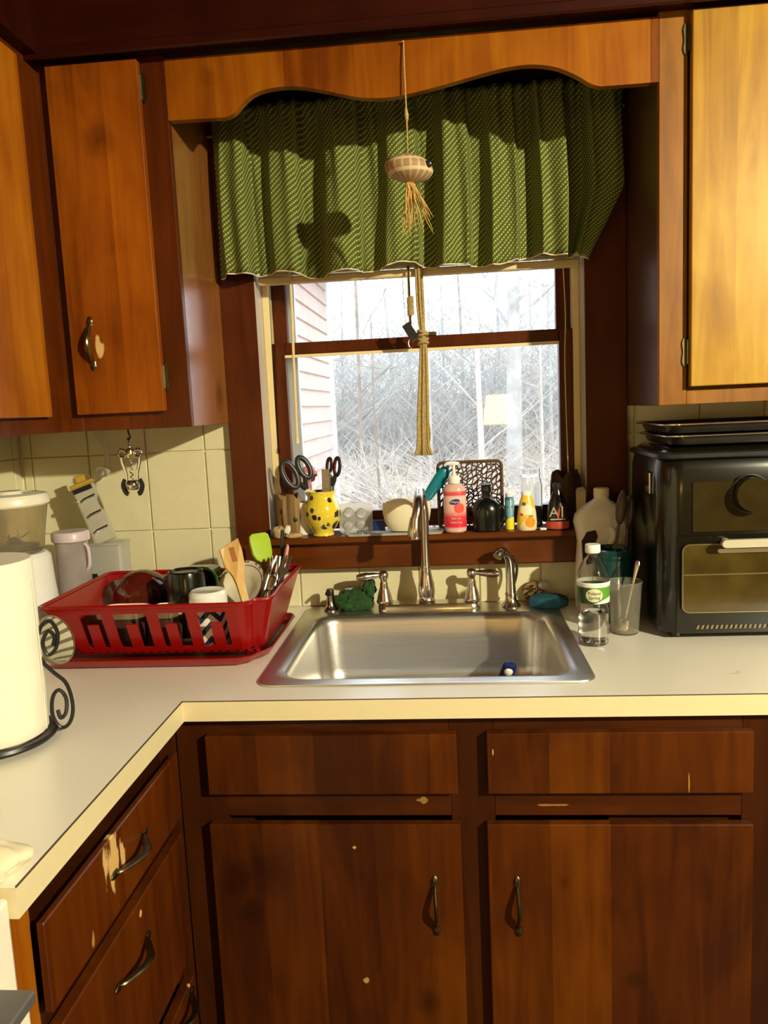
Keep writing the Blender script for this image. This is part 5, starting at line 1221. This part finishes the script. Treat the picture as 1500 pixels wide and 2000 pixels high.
# black bottle A1
o = thing('sauce_bottle', 'dark bottle with grey lettering over a red band near the right of the sill', 'bottle', (.322, -.022, ZS_))
bm = B(); lathe(bm, [(.025, 0), (.0275, .003), (.0275, .020), (.026, .040), (.022, .062), (.015, .082), (.0095, .094), (.0085, .100)], 30, sy=.66); add('body', bm, BK2, o, smooth=True)
bm = B(); lathe(bm, [(.0278, .003), (.0281, .004), (.0281, .020), (.0278, .021)], 30, sy=.67, cap0=False, cap1=False); add('red_band', bm, pbr('brick_red_label', (.42, .05, .03), .5, var=.2, vscale=90), o, smooth=True)
INKG = pbr('grey_ink', (.42, .36, .26), .5)
tb = text_bm('A', .034); shift(tb, (-.011, -.0186, .044)); add('lettering', tb, INKG, o)
tb = text_bm('1', .040); shift(tb, (.009, -.0190, .043)); add('lettering', tb, pbr('tan_ink', (.62, .34, .16), .5), o)
bm = B(); prism(bm, [(-.004, .030), (.001, .030), (.004, .054), (.001, .054)], lambda u, v, w: (u, w, v), -.0192, -.0186); add('red_stroke', bm, pbr('red_ink', (.5, .05, .03), .5), o)
for z in (.0255,): bm = B(); box(bm, -.020, .016, -.0190, -.0186, z, z+.003); add('grey_line', bm, INKG, o)
bm = B(); lathe(bm, [(.0095, .1002), (.0105, .102), (.0105, .112), (.009, .114)], 20); add('cap', bm, BLACK, o, smooth=True)
o = thing('cream_carton', 'narrow dull cream carton against the right window casing', 'carton', (.3795, -.022, ZS_))
bm = B(); loft(bm, [rrect(-.011, .009, -.008, .008, .001, 0), rrect(-.012, .010, -.009, .009, .001, .094), rrect(-.007, .006, -.004, .004, .001, .101)]); add('box', bm, pbr('dull_cream_card', (.42, .34, .18), .7, var=.1), o)
o = tag(add('bottle_cap', boxm(-.008, .008, -.008, .008, 0, .005, bev=.0024, seg=2), WHITE, smooth=True), 'flat white cap on the sill front left of the dark sauce bottle', 'cap'); o.location = (.286, -.026, ZS_)

# ================================================================= HANGING THINGS
TWINE = pbr('tan_twine', (.46, .32, .12), .9, var=.25, vscale=200)
o = thing('shell_hanging', 'sea urchin shell with trailing dry roots hanging on twine from the valance', 'ornament', (.0, -.318, 2.14))
bm = B(); P = [(.0, -.292, 2.140), (0, -.296, 2.10), (.0005, -.300, 2.03), (.001, -.305, 1.995), (.001, -.318, 1.905)]
tube(bm, P, [.0015, .0015, .0015, .0018, .0009], 6); tube(bm, [(0, -.300, 2.02), (.001, -.303, 2.0), (.0015, -.306, 1.990)], [.0015, .0042, .003], 8)
tube(bm, [(.0, -.287, 2.141), (0, -.297, 2.141)], .0022, 6); add('twine', bm, TWINE, o, world=True, smooth=True)
def shell_mat():
    mt, nt, bs = newmat('ribbed_urchin_shell')
    tc = node(nt, 'ShaderNodeTexCoord'); sp = node(nt, 'ShaderNodeSeparateXYZ'); nt.links.new(tc.outputs['Generated'], sp.inputs[0])
    a = MA(nt, 'ARCTAN2', MA(nt, 'SUBTRACT', sp.outputs[1], .5), MA(nt, 'SUBTRACT', sp.outputs[0], .5)); s = MA(nt, 'FRACT', MA(nt, 'MULTIPLY', a, 9/PI))
    z = MA(nt, 'FRACT', MA(nt, 'MULTIPLY', sp.outputs[2], 2.6))
    c = mix(nt, MA(nt, 'GREATER_THAN', z, .72), (.34, .21, .10), (.66, .50, .27)); c = mix(nt, MA(nt, 'MULTIPLY', MA(nt, 'GREATER_THAN', s, .7), .5), c, (.70, .55, .33))
    nt.links.new(c, bs.inputs['Base Color']); bs.inputs['Roughness'].default_value = .6; bump(nt, bs, noise(nt, tc.outputs['Object'], 500, 2), .5, .001); return mt
bm = B(); n = 40; rings = []
for j_ in range(13):
    a = PI*(.10+.84*j_/12)
    rings.append([((.048*math.sin(a)*(1+.02*math.cos(20*PI*2*i/n)))*math.cos(2*PI*i/n), .044*math.sin(a)*math.sin(2*PI*i/n), -math.cos(a)*.026) for i in range(n)])
loft(bm, rings); spin(bm, .18, 'Y'); shift(bm, (.002, -.32, 1.893)); q = add('shell', bm, shell_mat(), o, world=True, smooth=True)
bm = B(); sphere(bm, (.042, -.345, 1.893), .0075, 10, 6, (1, .7, 1)); add('opening', bm, BLACK, o, world=True, smooth=True)
bm = B(); rnd = random.Random(2)
for i in range(46):
    a = rnd.uniform(-.5, .5); L = rnd.uniform(.035, .115); sw = rnd.uniform(-.25, .5) if i > 14 else rnd.uniform(-.1, .25)
    P = [(.002, -.322, 1.876)]
    for k in range(1, 6): t = k/5; P.append((.002+sw*L*t+rnd.uniform(-.003, .003), -.322+a*.05*t+rnd.uniform(-.002, .002), 1.876-L*t*(1-.2*abs(sw))))
    tube(bm, P, [.0016, .0014, .0012, .001, .0008, .0004], 4)
q = add('roots', bm, pbr('dry_tan_roots', (.62, .40, .12), .8, var=.2), o, world=True); q['kind'] = 'stuff'

o = thing('knotted_cord', 'tan knotted cord bundle with a frayed end hanging before the window middle', 'cord', (.0, -.002, 1.75))
TW2 = pbr('olive_tan_cord', (.40, .29, .11), .85, var=.3, vscale=160)
bm = B(); rnd = random.Random(5)
for i in range(7):
    x = .004+(i-3)*.0022; y = -.004+rnd.uniform(-.003, .003)
    tube(bm, smooth_path([(x, y, 1.76), (x+.001, y, 1.66), (.008+(x-.004)*.5, y, 1.59), (.0085+(x-.004)*.9, y, 1.565), (.006+(x-.004)*1.3, y, 1.50), (.001+(x-.004)*1.8, y, 1.40), (-.001+(x-.004)*2.0, y, 1.33), (-.001+(x-.004)*3.2, y+rnd.uniform(-.004, .004), 1.302)], 4), .0034, 6)
add('strands', bm, TW2, o, world=True, smooth=True)
bm = B()
for z in (1.602, 1.594, 1.586, 1.575): tube(bm, [(.008+.0115*math.cos(2*PI*k/12), -.004+.009*math.sin(2*PI*k/12), z+.003*math.cos(2*PI*k/12+z*300)) for k in range(12)], .0036, 6, closed=True)
add('knot', bm, TW2, o, world=True, smooth=True)
bm = B(); tube(bm, smooth_path([(.010, -.006, 1.40), (.016, -.006, 1.37), (.016, -.006, 1.34), (.010, -.006, 1.325)], 4), .0016, 6); add('loose_strand', bm, TW2, o, world=True)
bm = B()
for i in range(5):
    x = -.020+rnd.uniform(-.003, .003); tube(bm, [(x, -.006, 1.76), (x, -.006, 1.70), (x, -.006, 1.62)], .0018, 6)
for k in range(9): z = 1.685-k*.005; tube(bm, [(-.019+.0065*math.cos(2*PI*q_/10), -.006+.005*math.sin(2*PI*q_/10), z+.0015*math.cos(2*PI*q_/10)) for q_ in range(10)], .0026, 6, closed=True)
add('side_braid', bm, TW2, o, world=True, smooth=True)
o = thing('binder_clip', 'black binder clip gripping the tan cord at mid window', 'clip', (-.021, -.014, 1.603), (0, -.55, 0))
bm = B(); prism(bm, [(-.011, -.022), (.011, -.022), (.010, .022), (-.010, .022)], lambda u, v, w: (u, w, v), -.007, .007); add('body', bm, BLACK, o)
bm = B(); tube(bm, smooth_path([(-.008, 0, -.012), (-.018, -.004, -.018), (-.022, -.004, -.028), (-.020, -.004, -.034)], 4), .0011, 6); add('wire_arm', bm, CUTL, o)

# ================================================================= LAMPS OF THE ROOM
o = thing('ceiling_lamp', 'round ceiling lamp with an added opaque shade above and behind the camera', 'lamp', (2.05, -2.75, 2.44))
bm = B(); lathe(bm, [(.07, -.030), (.075, -.025), (.075, -.001), (.07, 0)], 28); add('base', bm, BRONZE, o, smooth=True)
bm = B(); lathe(bm, [(.03, -.040), (.10, -.055), (.16, -.095), (.158, -.097), (.10, -.058), (.03, -.043)], 32, loop=True); add('shade', bm, BLACK, o, smooth=True)  # opaque cone added over the bulb to keep light off the ceiling
bm = B(); tube(bm, [(0, 0, -.03), (0, 0, -.065)], .016, 12); add('socket', bm, BRONZE, o)
o = thing('pendant_lamp', 'dining pendant lamp with a glowing amber shade behind the camera', 'lamp', (.51, -4.95, 2.44))
bm = B(); tube(bm, [(0, 0, -.002), (0, 0, -.92)], .005, 8); add('cord', bm, BLACK, o)
SHD = pbr('glowing_amber_shade', (1.0, .58, .14), .6, emis=24, var=0)
bm = B(); lathe(bm, [(.14, -1.20), (.142, -1.20), (.11, -.95), (.108, -.95)], 32, loop=True); add('shade', bm, SHD, o, smooth=True)

# ================================================================= OUTSIDE
GROUND = pbr('leaf_litter_ground', (.46, .38, .29), .95, var=.35, vscale=3, bumps=.5)
bm = B(); G = []
nx, ny = 40, 40
for i in range(nx+1):
    row = []
    for j_ in range(ny+1):
        x = -22+44*i/nx; y = .3+(j_/ny)**1.4*45; z = -.35+.016*y+.0008*y*y+.12*math.sin(x*.6+y*.3)*min(1, y/6)
        row.append(bm.verts.new((x, y, z)))
    G.append(row)
for i in range(nx):
    for j_ in range(ny): bm.faces.new((G[i][j_], G[i+1][j_], G[i+1][j_+1], G[i][j_+1]))
o = struct('ground', bm, GROUND, smooth=True)
def gz(x, y): return -.35+.016*y+.0008*y*y+.12*math.sin(x*.6+y*.3)*min(1, y/6)
# neighbouring wing of the house with clapboards
SID = pbr('pale_pink_clapboard', (.50, .38, .34), .75, var=.12, vscale=6)
WTR = pbr('white_corner_board', (.78, .82, .86), .6, var=.03)
hw = thing('house_wing', 'side wall of pinkish clapboards with a white corner board outside the window', 'house wall', (-1.3, 3, 0))
add('sheathing', boxm(-1.5, -1.235, .35, 6.70, -.3, 2.86), SID, hw, world=True)
for k in range(20):
    z = -.20+k*.152; bm = B(); y0_, y1_ = .36, 6.62
    prism(bm, [(-1.234, z), (-1.200, z), (-1.222, z+.158), (-1.234, z+.158)], lambda u, v, w: (u, w, v), y0_, y1_); add('clapboard', bm, SID, hw, world=True)
add('corner_board', boxm(-1.236, -1.185, 6.62, 6.78, -.3, 2.86, bev=.004), WTR, hw, world=True)
add('soffit_board', boxm(-1.5, -.85, .35, 7.1, 2.862, 2.90), WTR, hw, world=True)
add('fascia', boxm(-.85, -.82, .35, 7.1, 2.80, 3.0), WTR, hw, world=True)
bm = B(); prism(bm, [(-1.5, 3.20), (-.80, 2.905), (-.80, 2.93), (-1.5, 3.24)], lambda u, v, w: (u, w, v), .3, 7.15); add('roof', bm, pbr('grey_shingles', (.25, .24, .23), .9, var=.3), hw, world=True)

BRK = pbr('pale_grey_bark', (.42, .41, .39), .95, var=.3, vscale=4, bumps=.4)
BRK2 = pbr('brown_bark', (.27, .22, .18), .95, var=.3, vscale=4)
BRK3 = pbr('pale_tan_bark', (.50, .45, .40), .95, var=.2, vscale=4)
LEAF = pbr('dry_orange_leaf', (.62, .34, .14), .8, var=.3, vscale=3)
def tree(name, label, x, y, h, r, seed, mat, lean=0, nb=14, fine=True, leaves=0, b0=.2):
    rnd = random.Random(seed); o = thing(name, label, 'tree', (x, y, gz(x, y)-.05), group='bare trees beyond the window')
    bm = B(); P = []
    for k in range(9): t = k/8; P.append((lean*h*t+.04*h*.3*math.sin(t*4+seed)*t, .03*h*math.sin(t*3+seed*2)*t, h*t))
    tube(bm, P, [r*(1-.75*k/8) for k in range(9)], 8); add('trunk', bm, mat, o, smooth=True)
    bm = B(); tips = []
    for b in range(nb):
        t = b0+(.95-b0)*b/nb; k = t*8; i0 = int(k); f = k-i0; p = Vector(P[i0]).lerp(Vector(P[min(8, i0+1)]), f)
        a = rnd.uniform(0, 2*PI); L = h*.28*(1.2-t)*rnd.uniform(.6, 1.2); up = rnd.uniform(.3, 1.0)
        d = Vector((math.cos(a), math.sin(a)*.6, up)).normalized(); Q = [p]; 
        for s in range(1, 6): Q.append(Q[-1]+d*L/5+Vector((rnd.uniform(-.1, .1), rnd.uniform(-.1, .1), rnd.uniform(-.04, .12)))*L*.3)
        tube(bm, Q, [r*.28*(1-t*.5)*(1-.16*s) for s in range(6)], 5)
        for s in range(2, 6):
            for w_ in range(2 if fine else 1):
                d2 = Vector((rnd.uniform(-1, 1), rnd.uniform(-.6, .6), rnd.uniform(.0, 1))).normalized(); q0 = Q[s]; q1 = q0+d2*L*.28; q2 = q1+(d2+Vector((rnd.uniform(-.5, .5), 0, .3)))*L*.18
                tube(bm, [q0, q1, q2], [r*.10, r*.07, r*.03], 4); tips.append(q2); tips.append(q1)
    add('branches', bm, mat, o, smooth=True)
    if leaves:
        bm = B()
        for k in range(leaves):
            q = rnd.choice(tips); c = q+Vector((rnd.uniform(-.15, .15), rnd.uniform(-.15, .15), rnd.uniform(-.2, .1))); s = rnd.uniform(.03, .06)
            a1 = Vector((rnd.uniform(-1, 1), rnd.uniform(-1, 1), rnd.uniform(-1, 1))).normalized()*s; b1 = a1.cross(Vector((rnd.uniform(-1, 1), rnd.uniform(-1, 1), 1))).normalized()*s*.5
            vs = [bm.verts.new(c+a1), bm.verts.new(c+b1), bm.verts.new(c-a1), bm.verts.new(c-b1)]; bm.faces.new(vs)
        q = add('dry_leaves', bm, LEAF, o); q['kind'] = 'stuff'
rnd = random.Random(77)
tree('bare_tree', 'big grey forked tree right of the window middle with a thick trunk', 1.25, 13, 10, .16, 1, BRK, .01, 18, b0=.22)
tree('bare_tree', 'slim pale sapling with curved white branches at the right lower pane', 1.05, 6.8, 2.9, .028, 2, BRK3, .02, 12, b0=.12)
tree('bare_tree', 'thin dark upright sapling left of the hanging cord', -.84, 8.0, 2.6, .022, 3, BRK2, -.015, 3, False, b0=.8)
k = 0
LBL = ['distant bare grey tree in the woods seen through the window', 'distant bare brown tree in the woods seen through the window', 'distant pale bare tree with a few orange leaves through the window']
for i in range(24):
    y = 10.5+i*.8; x = (-.26+.50*((i*7) % 24)/23)*(y+2)
    kind = i % 3
    tree('bare_tree', LBL[kind], x, y, rnd.uniform(6, 10), rnd.uniform(.03, .075), 100+i, (BRK, BRK2, BRK3)[kind], rnd.uniform(-.03, .03), 10, i % 2 == 0, 60 if kind == 2 else 0, b0=.1)
def bush(bm, x, y, h, w_, seed, n=60, k=1.0):
    rnd = random.Random(seed)
    for i in range(n):
        a = rnd.uniform(-1, 1); b = rnd.uniform(-1, 1); L = h*rnd.uniform(.5, 1); p = Vector((x+rnd.uniform(-.2, .2)*w_, y+rnd.uniform(-.2, .2)*w_, gz(x, y)-.02)); P = [p]
        for s in range(5): P.append(P[-1]+Vector((a*w_*.18+rnd.uniform(-.05, .05), b*.1*w_, L/5*(1-s*.1))))
        tube(bm, P, [.009*k, .008*k, .007*k, .005*k, .004*k, .002*k], 4)
bm = B()
for i in range(14):
    y = 15+i*.9; bush(bm, (-.20+.46*((i*5) % 14)/13)*(y+2), y, rnd.uniform(4.5, 7), rnd.uniform(5, 8), 500+i, 190)
tag(add('sapling_screen', bm, BRK), 'dense screen of bare grey saplings deep in the woods', 'brush', kind='stuff')
bm = B()
for i in range(18):
    y = 6.5+i*.9; bush(bm, rnd.uniform(-.17, .24)*(y+2), y, rnd.uniform(.8, 1.7), rnd.uniform(1.2, 2.4), 300+i)
tag(add('undergrowth', bm, BRK3), 'low tangled pale undergrowth outside between the trees', 'brush', kind='stuff')
bm = B(); rnd = random.Random(9)
for i in range(9000):
    y = 3+rnd.random()**1.2*20; x = rnd.uniform(-.3, .28)*(y+2); z = gz(x, y)+.02; s = rnd.uniform(.03, .07); a = rnd.uniform(0, 6.3); t = rnd.uniform(-.6, .6)
    v1 = Vector((math.cos(a)*s, math.sin(a)*s, t*s)); v2 = Vector((-math.sin(a)*s*.6, math.cos(a)*s*.6, rnd.uniform(-.5, .8)*s)); c = Vector((x, y, z))
    bm.faces.new([bm.verts.new(c+v1), bm.verts.new(c+v2), bm.verts.new(c-v1), bm.verts.new(c-v2)])
LL = pbr('fallen_leaf', (.58, .47, .36), .9, var=.4, vscale=2)
tag(add('fallen_leaves', bm, LL), 'fallen brown leaves covering the ground outside', 'leaves', kind='stuff')
